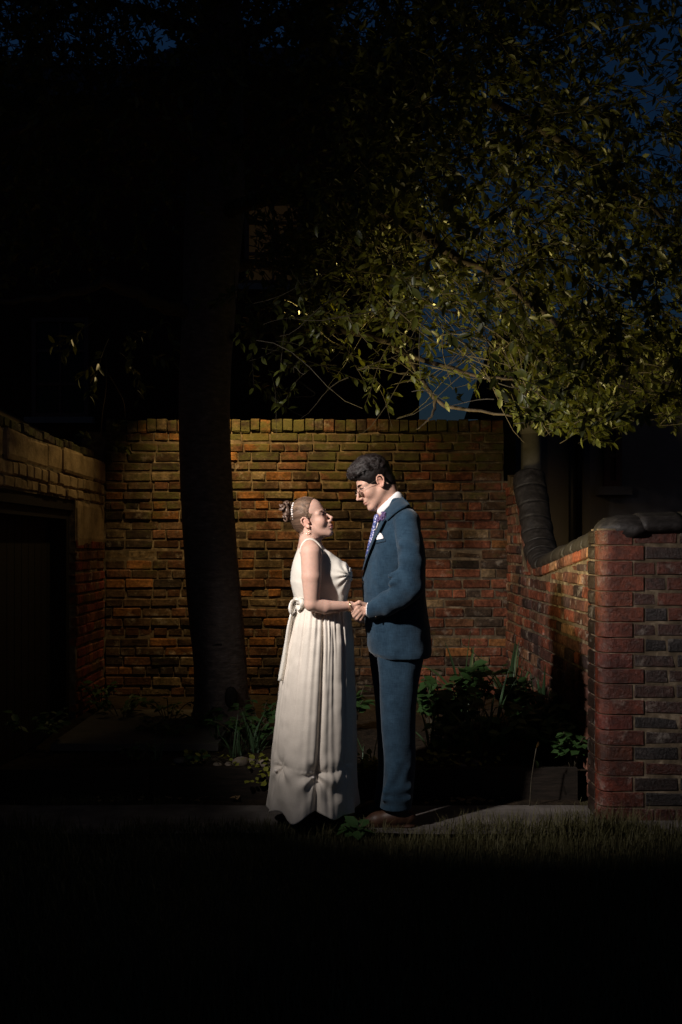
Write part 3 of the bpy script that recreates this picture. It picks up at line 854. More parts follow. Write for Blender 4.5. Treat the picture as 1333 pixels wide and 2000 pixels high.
# trunk: outline from the photograph at the trunk's own depth
rows = [(1420, 366, 502), (1395, 374, 492), (1370, 379, 486), (1300, 379, 483), (1200, 369, 475), (1100, 362, 465), (1000, 356, 457), (900, 352, 452), (800, 349, 449), (700, 352, 452), (600, 357, 460), (500, 360, 468), (400, 362, 478), (300, 372, 476), (150, 385, 474), (0, 395, 470), (-250, 405, 462), (-500, 415, 455)]
v = []; f = []; ns = 40; nr = 110
ys_ = np.linspace(1420, -500, nr)
A = np.array(rows[::-1], float)
for i, py in enumerate(ys_):
    l = np.interp(py, A[:, 0], A[:, 1]); r = np.interp(py, A[:, 0], A[:, 2])
    a, b = W(l, py, TY), W(r, py, TY); c = (a+b)/2; rad = (b-a).length/2
    for k in range(ns):
        th = 2*math.pi*k/ns
        flare = max(0, (py-1330)/90)
        q = np.array([math.cos(th)*1.2, math.sin(th)*1.2, c.z*0.8])
        rr_ = rad*(1+0.035*float(vnoise(q, 1.6, 4))+0.02*float(vnoise(q, 5, 5))+flare*0.22*max(0, math.sin(3*th+0.6)))
        v.append((c.x+rr_*math.cos(th), c.y+rr_*math.sin(th), c.z))
for i in range(nr-1):
    for k in range(ns): f.append((i*ns+k, i*ns+(k+1) % ns, (i+1)*ns+(k+1) % ns, (i+1)*ns+k))
f.append(tuple((nr-1)*ns+k for k in range(ns)))
trunk = mk('trunk', v, f, M['bark'], tree)
kn = MB(); kc = W(452, 1362, TY-0.19)
kn.sphere(tuple(kc), (0.045, 0.025, 0.075), 12, 8); kn.build('knot', M['bark_hole'] if 'bark_hole' in M else M['dark_wood'], trunk)
kc = W(424, 1258, TY-0.185)
kn = MB(); kn.tube([kc+Vector((-0.035, 0.01, -0.012)), kc+Vector((0, -0.012, 0.012)), kc+Vector((0.03, 0.0, -0.004))], [0.006, 0.014, 0.005], 6); kn.build('branch_scar', M['bark'], trunk)

limbs = [
 [(455, 660, 6.85), (560, 640, 6.6), (720, 655, 6.35), (790, 690, 6.25), (850, 780, 6.1), (930, 803, 6.0), (1000, 815, 5.85)],
 [(790, 690, 6.25), (860, 712, 6.1), (940, 735, 5.95), (1010, 745, 5.8), (1100, 800, 5.5)],
 [(380, 612, 6.85), (300, 590, 6.6), (205, 555, 6.3), (100, 580, 6.0), (-60, 590, 5.7)],
 [(440, 420, 6.8), (560, 380, 6.4), (720, 400, 6.0), (860, 480, 5.7), (1000, 560, 5.4), (1120, 660, 5.1)],
 [(440, 300, 6.85), (620, 200, 6.6), (860, 180, 6.2), (1080, 260, 5.8), (1300, 420, 5.4)],
 [(400, 330, 6.8), (260, 240, 6.4), (90, 240, 6.0), (-100, 320, 5.6)],
 [(430, 100, 6.9), (600, 20, 7.0), (850, -20, 7.1), (1100, 60, 7.0)],
 [(410, 80, 6.9), (250, 10, 7.0), (60, 30, 7.0)],
 [(430, 260, 6.8), (450, 160, 6.1), (500, 60, 5.4)],
 [(455, 520, 6.95), (600, 520, 7.3), (760, 560, 7.6), (900, 620, 7.7)],
 [(560, 640, 6.6), (572, 690, 6.5), (574, 735, 6.45), (615, 770, 6.4), (560, 778, 6.35)],
 [(850, 780, 6.1), (845, 810, 6.05), (815, 840, 6.0)],
]
lr = [0.030, 0.017, 0.055, 0.055, 0.06, 0.06, 0.06, 0.05, 0.05, 0.04, 0.012, 0.012]
limb_pts = []
M['bark_d'] = m_noisy('limb_bark', [(0.3, (0.03, 0.022, 0.016)), (0.7, (0.075, 0.058, 0.042))], 22, 5, 0.8, 0.2, 0.5, 40, 0.006)
for L_, r in zip(limbs, lr):
    pts = spline([W(*p) for p in L_], 22)
    pts = [p+Vector((random.uniform(-1, 1), random.uniform(-1, 1), random.uniform(-1, 1)))*r*0.35 for p in pts]
    pts[0] = W(*L_[0])
    mb = MB(); mb.tube(pts, [r*(1-0.82*i/21) for i in range(22)], 8)
    mb.build('limb', M['bark_d'], tree)
    limb_pts += pts

# crown: twigs with leaves through the volume
LAMP = np.array(WARM2.location)
low_x = [-400, 0, 120, 200, 330, 470, 620, 760, 880, 1000, 1080, 1160, 1250, 1700]
low_y = [600, 640, 665, 690, 690, 715, 735, 770, 800, 815, 862, 850, 822, 800]
n = 60000
C = np.stack([RNG.uniform(-3.3, 3.4, n), RNG.uniform(4.3, 8.1, n), RNG.uniform(1.9, 6.3, n)], 1)
px = 666.5+C[:, 0]*F/C[:, 1]; py = HY-(C[:, 2]-CAMH)*F/C[:, 1]
low = np.interp(px, low_x, low_y)+vnoise(np.stack([px*0.012, C[:, 1]*0.7, px*0], 1), 1, 3)*35
rho = np.where(py < low, 1.0, 0.0)
nz_ = vnoise(C, 1.5, 6)
rho *= np.clip(0.72+0.85*nz_, 0.06, 1)
sp_ = (px < 830) & (py > 560); rho = np.where(sp_, rho*np.clip(0.05+(px-450)/2600, 0.035, 0.2), rho)
rho = np.where((px < 350) & (py > 480) & (py <= 560), rho*0.4, rho)
rho = np.where((px > 800) & (px < 1000) & (py > 640), rho*0.30, rho)
rho = np.where((px > 800) & (px < 960) & (py > 440) & (py < 600), rho*0.5, rho)
sky_w = np.clip((px-900)/350, 0, 1)*np.clip((420-py)/380, 0, 1); rho = rho*(1-0.80*sky_w)
sky_l = np.clip(1-np.abs(px-150)/260, 0, 1)*np.clip((300-py)/300, 0, 1); rho = rho*(1-0.45*sky_l)
rho = np.where((px > 450) & (px < 860) & (py > 300) & (py < 600), np.minimum(rho*1.8+0.15, 1)*(rho > 0), rho)
rho = np.where(py < -120, rho*0.35, rho)
rho = np.where((px < -120) | (px > 1480), rho*0.4, rho)
rho = np.where((px > 980) & (py > 560) & (py < 800), np.minimum(rho*1.5, 1), rho)
dl = np.linalg.norm(C-LAMP, axis=1)
rho = np.where(dl < 1.25, 0, rho)
rho = np.where((C[:, 1] > 6.6) & (C[:, 2] < 3.25) & (C[:, 0] < 0.9), 0, rho)
rho = np.where((C[:, 1] < 5.5) & (px < 640), 0, rho); rho = np.where((C[:, 1] < 6.0) & (px < 440) & (py > 200), 0, rho); rho = np.where((C[:, 1] < 6.0) & (px < 640) & (py > 560), 0, rho)
# keep the flash's own path to the couple and the view clear
rho = np.where((C[:, 1] < 5.3) & (px < 760) & (py > 420), 0, rho)
rho = np.where((np.hypot(C[:, 0]-tree.location.x, C[:, 1]-TY) < 0.32), 0, rho)
rho = np.where((px < 640) & (py < 480), np.minimum(rho*3.0+0.22, 1)*(rho > 0), rho)
rho = np.where((px < 950) & (py < 260), np.minimum(rho*1.8+0.2, 1)*(rho > 0), rho)
C = C[RNG.random(n) < rho*0.27]
print('twig clusters', len(C))
TB_v = []; TB_f = []
LP, LD, LN, LL = [], [], [], []
def twig_tube(pts, r0):
    n = len(TB_v); k = len(pts)
    for i, p in enumerate(pts):
        t_ = np.array(pts[min(i+1, k-1)])-np.array(pts[max(i-1, 0)]); t_ = t_/max(np.linalg.norm(t_), 1e-9)
        u = np.cross(t_, (0.3, 0.2, 0.93)); u /= max(np.linalg.norm(u), 1e-6); w = np.cross(t_, u)
        r = r0*(1-0.7*i/(k-1))
        for a in (0, 2.094, 4.189): TB_v.append(tuple(p+r*(u*math.cos(a)+w*math.sin(a))))
    for i in range(k-1):
        for a in range(3): TB_f.append((n+i*3+a, n+i*3+(a+1) % 3, n+i*3+3+(a+1) % 3, n+i*3+3+a))
def leafy_twig(c, d, L, nl, r0=0.0035, bend=0.0, lsize=(0.046, 0.076)):
    d = norm(np.array(d, float)); k = 7
    side = norm(np.cross(d, RNG.normal(size=3)))
    pts = []
    for i in range(k):
        s_ = i/(k-1)
        pts.append(c+d*L*s_+np.array([0, 0, -1])*bend*L*s_*s_*(1.0)+side*0.10*L*math.sin(s_*3.0+1)+np.array([0, 0, 1])*max(0, bend)*1.3*L*max(0, s_-0.6)**2*2)
    twig_tube(pts, r0)
    for j in range(nl):
        s_ = 0.25+0.75*(j/(max(nl-1, 1)))**0.8
        x = s_*(k-1); i = min(int(x), k-2); p = pts[i]+(pts[i+1]-pts[i])*(x-i); t_ = norm(pts[i+1]-pts[i])
        q = norm(np.cross(t_, RNG.normal(size=3)))
        LP.append(p); LD.append(norm(t_*RNG.uniform(0.3, 1.1)+q*RNG.uniform(0.5, 1.0)+np.array([0, 0, RNG.uniform(-0.45, 0.25)])))
        LN.append(norm(np.array([0, -0.25, 1.0])+RNG.normal(size=3)*0.65)); LL.append(RNG.uniform(*lsize))
tc = np.array([tree.location.x, TY, 3.6])
for c in C:
    d = norm(c-tc)*0.8+RNG.normal(size=3)*0.6+np.array([0, 0, -0.15])
    L_ = RNG.uniform(0.18, 0.5); d = norm(d); bd = RNG.uniform(-0.2, 0.7)
    tp = PX(c+d*L_+np.array([0, 0, -bd*L_])); 
    if tp[1] > np.interp(tp[0], low_x, low_y)+22: d[2] = abs(d[2])*0.5; L_ *= 0.6; bd *= 0.3
    leafy_twig(c, d, L_, int(RNG.integers(9, 17)), bend=bd)
# bare arching twigs hanging under the crown, with a few leaves at their tips
for _ in range(210):
    px_ = RNG.uniform(460, 1060); py_ = RNG.uniform(340, 740) if px_ < 800 else RNG.uniform(400, 780)
    c = np.array(W(px_, py_, RNG.uniform(5.3, 7.0)))
    if np.linalg.norm(c-LAMP) < 0.6 or (py_ > 620 and 560 < px_ < 860): continue
    a = RNG.uniform(0, 6.28); d = np.array([math.cos(a), 0.5*math.sin(a), RNG.uniform(-0.7, 0.1)]); Lt = RNG.uniform(0.3, 0.65)
    if PX(c+norm(d)*Lt+np.array([0, 0, -0.12]))[1] > 790 or PX(c+norm(d)*Lt)[0] < 475: continue
    leafy_twig(c, d, Lt, int(RNG.integers(0, 5)), 0.0045, RNG.uniform(0.2, 1.0))
for _ in range(215):                                     # leafy sprays between trunk and the open gap
    px_ = RNG.uniform(470, 860); py_ = RNG.uniform(300, 640) if _ < 110 else RNG.uniform(600, 745)
    if _ >= 150: px_ = RNG.uniform(475, 660); py_ = RNG.uniform(350, 640)
    c = np.array(W(px_, py_, RNG.uniform(5.5, 6.4))); d = np.array([RNG.normal()*0.8, RNG.normal()*0.4, RNG.uniform(-0.6, 0.4)])
    if PX(c+norm(d)*0.4)[0] < 480: d[0] = abs(d[0])
    leafy_twig(c, d, RNG.uniform(0.2, 0.42), int(RNG.integers(8, 15)), bend=RNG.uniform(-0.1, 0.5))
# sprigs left of the trunk and the trailing one on the wall's corner
for px_, py_, Y_, dx, dz, L_, nl in [(330, 625, 6.6, -0.6, -0.3, 0.3, 14), (300, 610, 6.6, 0.5, -0.6, 0.25, 12), (215, 660, 6.4, -0.3, -0.8, 0.35, 16), (225, 690, 6.4, 0.5, -0.4, 0.25, 12), (180, 620, 6.3, -0.7, -0.3, 0.3, 14), (250, 640, 6.4, 0.2, -1, 0.4, 10), (160, 630, 6.4, -0.3, -0.5, 0.2, 9), (280, 700, 6.5, 0.8, 0.1, 0.2, 8), (185, 715, 6.4, -0.4, -0.1, 0.15, 7),
      (470, 730, 6.5, 0.6, -0.3, 0.25, 8), (500, 690, 6.5, 0.7, 0.2, 0.3, 9), (590, 690, 6.4, 0.6, 0.2, 0.25, 10), (660, 690, 6.4, 0.7, -0.1, 0.3, 12), (700, 720, 6.4, 0.7, -0.4, 0.25, 9), (740, 760, 6.3, 0.3, -0.7, 0.25, 9), (760, 690, 6.3, 0.5, -0.2, 0.3, 12), (610, 620, 6.5, 0.5, 0.2, 0.3, 14)]:
    leafy_twig(np.array(W(px_, py_, Y_)), (dx, RNG.uniform(-.3, .3), dz), L_, nl, 0.004, 0.3, (0.06, 0.09))
for pts in ([(208, 690, 6.5), (207, 760, 6.6), (200, 810, 7.2), (197, 860, 7.9)], [(212, 730, 6.5), (240, 780, 6.8), (245, 815, 7.4)], [(1000, 750, 5.5), (1040, 800, 5.4), (1075, 850, 5.4)], [(690, 500, 6.2), (650, 470, 6.1), (660, 510, 6.1), (720, 480, 6.1)]):
    twig_tube([np.array(q) for q in spline([W(*p) for p in pts], 14)], 0.005)
for px_, py_, dx, dz, nl in [(212, 850, 0.6, 0.5, 14), (200, 862, -0.6, 0.2, 10), (215, 865, 0.7, -0.2, 12)]:
    leafy_twig(np.array(W(px_, py_, 7.9)), (dx, -0.3, dz), 0.16, nl, 0.004, 0.1, (0.06, 0.085))
stuff(mk('twigs', TB_v, TB_f, M['twig'], tree))
LP, LD, LN, LL = map(np.array, (LP, LD, LN, LL))
px = 666.5+LP[:, 0]*F/LP[:, 1]; py = HY-(LP[:, 2]-CAMH)*F/LP[:, 1]
keep = ~(((px > 520) & (px < 860) & (py > 800)) | (np.hypot(LP[:, 0]-0.1, LP[:, 1]-5.0) < 0.75) & (LP[:, 2] < 2.5)) & ~((px > 240) & (py > 880))
LP, LD, LN, LL = LP[keep], LD[keep], LN[keep], LL[keep]
px = 666.5+LP[:, 0]*F/LP[:, 1]; py = HY-(LP[:, 2]-CAMH)*F/LP[:, 1]
sc_ = LL/LP[:, 1]*1000+np.where((px > 960) & (px < 1320) & (py > 620) & (py < 860), 6, 0)-np.where((px < 5) | (px > 1328) | (py < 5), 50, 0)-np.where(py < 330, 8, 0)
order = np.argsort(-sc_)
lm = leaf_data(M['leaf'])
for i in order[:290]:
    leaf_obj(lm, tree, LP[i], LD[i], LN[i], LL[i])
rest = order[290:]
stuff(leaves_mesh('crown', LP[rest], LD[rest], LN[rest], LL[rest], M['leaf'], tree))
print('leaves', len(LP))

# ================================================================ PLANTS IN THE BED
lbed = leaf_data(M['leaf_bed'], wide=1.55); lgold = leaf_data(M['leaf_gold'], wide=2.0); ldry = leaf_data(M['leaf_dry'], wide=1.6)
def leafy_plant(name, label, base, h, spread, nst, nl, size, lme, group=None, wide=1.0):
    base = Vector(base); o = thing(name, label, 'plant', base, group)
    st = MB()
    for i in range(nst):
        a = random.uniform(0, 6.28); r = random.uniform(0.2, 1)*spread
        tip = base+Vector((math.cos(a)*r, math.sin(a)*r*0.8, h*random.uniform(0.55, 1.0)))
        mid = base.lerp(tip, 0.55)+Vector((0, 0, h*0.12))
        st.tube(spline([base+Vector((math.cos(a)*0.02, math.sin(a)*0.02, 0)), mid, tip], 6), [0.004]*5+[0.002], 4)
        for j in range(nl):
            s_ = random.uniform(0.35, 1.0); p = base.lerp(mid, s_*2) if s_ < 0.5 else mid.lerp(tip, s_*2-1)
            b = random.uniform(0, 6.28); d = (math.cos(b)+0.5*math.cos(a), math.sin(b)+0.5*math.sin(a)-0.25, random.uniform(-0.55, 0.35))
            leaf_obj(lme, o, p, d, (random.uniform(-.4, .4), random.uniform(-.6, .2), 1), size*random.uniform(0.65, 1.2), wide)
    st.build('stem', M['twig'], o)
    return o
def strap_mesh(name, L, w, bend, seed, m):
    rr_ = random.Random(seed); v = []; f = []; k = 9
    for i in range(k):
        s_ = i/(k-1); y = bend*L*s_*s_; z = L*s_*(1-0.35*bend*s_*s_); ww = w*min(1, 0.5+s_*2)*(1-s_**3)
        if i == k-1: ww = 0.0006
        v += [(-ww, y, z), (0, y+0.25*w, z), (ww, y, z)]
    for i in range(k-1):
        a = i*3; f += [(a, a+1, a+4, a+3), (a+1, a+2, a+5, a+4)]
    me = bpy.data.meshes.new(name); me.from_pydata(v, [], f); me.polygons.foreach_set('use_smooth', [True]*len(f)); me.materials.append(m); return me
straps = [strap_mesh('leaf', 1.0, 0.026, b, i, M['strap']) for i, b in enumerate((0.05, 0.2, 0.35, 0.6, 0.85))]
def strap_plant(name, label, base, h, n, group=None, lean=0.35, wide=1.0):
    o = thing(name, label, 'plant', base, group)
    for i in range(n):
        a = random.uniform(0, 6.28); k = random.randrange(5)
        q = Matrix.Rotation(a, 4, 'Z') @ Matrix.Rotation(-random.uniform(0.0, lean), 4, 'X')
        L = h*random.uniform(0.55, 1.1)
        p = Vector(base)+Vector((random.uniform(-1, 1)*0.04, random.uniform(-1, 1)*0.04, -0.01))
        link_mesh('leaf', straps[k], o, p, q.to_quaternion(), (L*wide*random.uniform(0.7, 1.2), L, L))
    return o
def bed(px_, Y_): p = W(px_, 1000, Y_); return (p.x, Y_, BEDZ)
# right bed: broad leaved clumps
for i, (px_, Y_, h, sp2, ns_, nl, sz, lab) in enumerate([
    (850, 6.35, 0.46, 0.20, 9, 7, 0.10, 'broad-leaved green plant close behind the groom\'s trousers'),
    (930, 6.7, 0.52, 0.24, 10, 7, 0.11, 'tall broad-leaved green plant before the brick wall, right of the groom'),
    (1000, 6.45, 0.46, 0.22, 10, 7, 0.10, 'bushy green plant at the foot of the swept side wall'),
    (1075, 6.0, 0.36, 0.20, 9, 7, 0.09, 'dark leafy plant against the low red side wall'),
    (1110, 5.75, 0.27, 0.17, 8, 7, 0.08, 'dark low plant in the bed beside the pier'),
    (985, 5.85, 0.26, 0.20, 8, 7, 0.085, 'dark ground plant in the bed in front of the bushy clumps'),
    (1120, 5.56, 0.24, 0.17, 10, 8, 0.075, 'added dark shrub hiding the bright end of the timber edging by the pier'),  # put in to cover the brightly illuminated board end with dark leaves
    (900, 6.2, 0.40, 0.22, 10, 8, 0.10, 'leafy clump in the middle of the bed right of the groom'),
    (1050, 5.8, 0.32, 0.22, 10, 8, 0.085, 'dark leafy plant near the front of the bed before the side wall'),
    (880, 5.8, 0.22, 0.16, 7, 6, 0.08, 'small green plant low in the bed beside the strap leaves')]):
    leafy_plant('bed_plant', lab, bed(px_, Y_), h, sp2, ns_+4, nl+1, sz, lbed)
for px_, Y_, h, nn, lab in [(965, 6.15, 0.50, 18, 'leafy strap clump among the broad-leaved plants right of the groom'), (1060, 6.5, 0.52, 18, 'dark strap-leaved clump close to the low side wall'), (850, 6.0, 0.34, 14, 'strap-leaved tuft behind the trouser legs'), (1000, 7.2, 0.62, 20, 'tall dark strap-leaved clump against the wall corner'), (925, 5.85, 0.42, 13, 'arching strap-leaved plant in the bed right of the groom'), (905, 7.4, 0.6, 8, 'thin spiky leaves rising close to the back wall'),
                           (715, 5.7, 0.22, 7, 'small tuft of pale strap leaves between bride and groom'),
                           (465, 5.85, 0.25, 16, 'strap-leaved tuft in the bed left of the ivory skirt'), (500, 5.95, 0.32, 16, 'taller strap-leaved tuft right behind the ivory skirt'), (305, 5.75, 0.20, 12, 'short grassy tuft at the edge of the grey slab'), (425, 6.2, 0.22, 10, 'strap-leaved tuft at the foot of the trunk')]:
    strap_plant('strap_plant', lab, bed(px_, Y_), h, nn, None, 0.55 if h < 0.5 else 0.35)
for px_, Y_, h, sp2, ns_, nl, sz, lab in [(400, 6.55, 0.20, 0.20, 8, 6, 0.055, 'low leafy plant left of the tree trunk base'), (330, 6.9, 0.22, 0.22, 7, 6, 0.06, 'low leafy plant behind the grey slab'), (460, 6.35, 0.16, 0.16, 7, 6, 0.05, 'low green plant in front of the trunk'),
                                     (200, 7.4, 0.26, 0.25, 7, 6, 0.07, 'dim leafy plant by the outhouse jamb'), (60, 6.0, 0.25, 0.25, 8, 6, 0.07, 'dim leafy plant in front of the outhouse door'), (270, 5.7, 0.13, 0.15, 7, 6, 0.05, 'small low plant on the edge of the timber board'), (510, 6.6, 0.26, 0.2, 8, 6, 0.07, 'leafy plant behind the back of the ivory skirt'), (690, 6.6, 0.36, 0.2, 8, 7, 0.09, 'leafy plant between the couple near the wall'), (300, 6.45, 0.14, 0.24, 9, 8, 0.05, 'spreading low plant along the slab near the trunk'), (480, 6.1, 0.20, 0.22, 10, 8, 0.06, 'dense low plant right of the trunk foot'), (350, 6.3, 0.15, 0.2, 9, 8, 0.05, 'small-leaved ground plant in front of the trunk, left side'), (240, 7.0, 0.2, 0.3, 9, 8, 0.06, 'wide dim plant along the foot of the back wall'), (380, 5.62, 0.10, 0.10, 6, 5, 0.05, 'small round-leaved plant among the stones')]:
    leafy_plant('bed_plant', lab, bed(px_, Y_), h, sp2, ns_, nl, sz, lbed)
for px_, Y_, nn, sx, lab in [(872, 5.62, 60, 0.22, 'golden creeping plant spilling over the bed edge right of the groom'), (515, 5.50, 45, 0.10, 'golden creeping plant spilling over the timber board behind the skirt'), (716, 5.55, 45, 0.14, 'golden creeping plant at the bed edge between the couple'), (400, 5.60, 26, 0.18, 'golden creeping plant among the pebbles left of the bride')]:
    b_ = bed(px_, Y_); o = thing('creeping_plant', lab, 'plant', b_)
    mb = MB()
    for k in range(7):
        a = random.uniform(0, 6.28); mb.tube(spline([Vector(b_), Vector(b_)+Vector((math.cos(a)*sx*0.5, math.sin(a)*0.05, 0.05)), Vector(b_)+Vector((math.cos(a)*sx, math.sin(a)*0.07, 0.02))], 5), 0.002, 4)
    mb.build('stem', M['twig'], o)
    for k in range(nn):
        p = Vector(b_)+Vector((random.gauss(0, 0.55)*sx, random.uniform(-0.10, 0.08), random.uniform(0.0, 0.075)))
        if p.y < 5.44: p.z -= 0.07
        leaf_obj(lgold, o, p, (random.uniform(-1, 1), random.uniform(-1, 0.4), random.uniform(-0.3, 0.4)), (random.uniform(-.4, .4), random.uniform(-1, 0), 1), random.uniform(0.022, 0.042))
# pebbles along the bed edge
pm = []
for i in range(4):
    bm = bmesh.new(); bmesh.ops.create_icosphere(bm, subdivisions=2, radius=1.0)
    for q in bm.verts: q.co = q.co*(1+0.22*float(vnoise(np.array(q.co), 1.3, 20+i)))
    me = bpy.data.meshes.new('stone'); bm.to_mesh(me); bm.free(); me.polygons.foreach_set('use_smooth', [True]*len(me.polygons)); me.materials.append(M['stone']); pm.append(me)
for i, (px_, Y_, s_) in enumerate([(352, 5.66, 0.04), (378, 5.64, 0.05), (392, 5.7, 0.03), (470, 5.60, 0.055), (490, 5.66, 0.035), (520, 5.55, 0.06), (447, 5.58, 0.03), (425, 5.57, 0.028), (930, 5.62, 0.035), (905, 5.55, 0.025)]):
    p = bed(px_, Y_); o = link_mesh('stone', pm[i % 4], None, (p[0], p[1], BEDZ+s_*0.3), Matrix.Rotation(i*1.3, 4, 'Z').to_quaternion(), (s_, s_*0.8, s_*0.6))
    tag(o, 'small rounded pebble lying on the edge of the flower bed', 'stone', 'pebbles along the bed edge')
# fallen leaves on the soil and path
for i in range(46):
    px_ = random.choice((random.uniform(180, 500), random.uniform(820, 1000), random.uniform(180, 420))); Y_ = random.uniform(5.33, 5.46)
    p = W(px_, 1000, Y_)
    o = leaf_obj(ldry, None, (p.x, Y_, 0.022), (random.uniform(-1, 1), random.uniform(-1, 1), 0.15), (random.uniform(-.3, .3), random.uniform(-.3, .3), 1), random.uniform(0.03, 0.055), name='fallen_leaf')
    tag(o, 'dry brown fallen leaf lying on the soil below the timber edging', 'leaf', 'fallen leaves on the soil')

# ================================================================ LAWN
def grass(name, n, x0, x1, y0, y1, h0, h1, w, dens=None, z=-0.01):
    X = RNG.uniform(x0, x1, n); Y = RNG.uniform(y0, y1, n)
    if dens is not None:
        k = RNG.random(n) < dens(X, Y); X, Y = X[k], Y[k]
    n = len(X); H = RNG.uniform(h0, h1, n)*(0.7+0.5*np.clip(vnoise(np.stack([X, Y, X*0], 1), 2.5, 9)+0.5, 0, 1.3)); A = RNG.uniform(0, 6.28, n); B = RNG.uniform(0.1, 0.7, n)
    c, s_ = np.cos(A), np.sin(A); base = np.stack([X, Y, np.full(n, z)], 1)
    side = np.stack([-s_, c, c*0], 1)*w; lean = np.stack([c, s_, c*0], 1)
    m1 = base+lean*(H*B*0.3)[:, None]+np.array([0, 0, 1])*(H*0.6)[:, None]; tp = base+lean*(H*B)[:, None]+np.array([0, 0, 1])*H[:, None]
    V = np.stack([base-side, base+side, m1+side*0.7, m1-side*0.7, tp], 1).reshape(-1, 3)
    k = np.arange(n)*5
    Fc = np.concatenate([np.stack([k, k+1, k+2], 1), np.stack([k, k+2, k+3], 1), np.stack([k+3, k+2, k+4], 1)])
    return stuff(mk(name, V, Fc, M['grass'], None))
tag(grass('lawn_grass', 60000, -2.2, 2.2, 2.4, 4.86, 0.03, 0.075, 0.0022), 'dark rough lawn grass in front of the garden path', 'grass')
tag(grass('edge_grass', 9000, -2.4, 2.4, 4.74, 4.93, 0.05, 0.13, 0.0022, lambda X, Y: np.clip(0.35+0.9*vnoise(np.stack([X, Y*0.3, X*0], 1), 3.2, 12), 0.02, 1)), 'long straggling grass growing over the near edge of the path', 'grass')
tag(grass('verge_grass', 2500, -1.9, 1.3, 5.31, 5.44, 0.02, 0.07, 0.002, lambda X, Y: np.clip(vnoise(np.stack([X, Y*0.3, X*0], 1), 3.2, 15), 0, 1)), 'sparse weeds growing between the path and the timber edging', 'weeds')
for px_, Y_, h in [(705, 4.80, 0.14), (640, 4.78, 0.10), (1035, 5.30, 0.32), (560, 4.84, 0.12), (1215, 4.8, 0.12), (1000, 4.8, 0.12)]:
    p = W(px_, 1000, Y_)
    if h > 0.3:
        o = thing('weed_stalk', 'single thin weed stalk standing at the back of the path', 'weed', (p.x, Y_, 0)); mb = MB(); mb.tube(spline([(p.x, Y_, 0), (p.x+0.01, Y_, h*0.5), (p.x+0.035, Y_, h)], 7), 0.003, 4); mb.build('stem', M['twig'], o)
        leaf_obj(lbed, o, (p.x+0.03, Y_, h*0.8), (0.3, 0, -0.8), (1, -1, 0.4), 0.05); leaf_obj(ldry, o, (p.x+0.035, Y_, h), (0.3, -0.2, 0.9), (1, -1, 0), 0.04)
    elif px_ == 705:
        leafy_plant('dock_weed', 'dark broad-leaved weed in the grass in front of the couple\'s feet', (p.x-0.03, Y_-0.03, 0), 0.075, 0.09, 6, 3, 0.085, lbed)
    else:
        strap_plant('grass_tuft', 'coarse tuft of grass standing up at the lawn edge', (p.x, Y_, 0), h, 9, 'coarse tufts along the lawn edge', 0.8, 0.35)

# ================================================================ THE COUPLE
def ray_pt(bvh, px_, py_, off=0.0, Yfallback=Y0):
    """point of a surface seen at a pixel, lifted off it"""
    o = Vector((0, 0, CAMH)); d = (W(px_, py_, 5.0)-o).normalized()
    h = bvh.ray_cast(o, d)
    if h[0] is None:
        h = bvh.find_nearest(W(px_, py_, Yfallback))
        return h[0]+h[1]*off
    return h[0]+h[1]*off
def bvh_of(V, Q): return BVHTree.FromPolygons([tuple(p) for p in V], [tuple(int(i) for i in q) for q in Q])

class Frame:
    """a head's own axes: x forward, y to its left, z up"""
    def __init__(s, at, local, fwd, up, sc):
        f = np.array(fwd, float); f /= np.linalg.norm(f); u = np.array(up, float); u -= f*(u@f); u /= np.linalg.norm(u)
        s.R = np.stack([f, np.cross(u, f), u], 1); s.s = sc
        s.o = np.array(at)-s.R@(np.array(local)*sc)
    def __call__(s, x, y, z): return s.o+s.R@(np.array((x, y, z))*s.s)
    def inv(s, V): return ((V-s.o)@s.R)/s.s
    def r(s, v): return tuple(np.array(v)*s.s) if hasattr(v, '__len__') else v*s.s

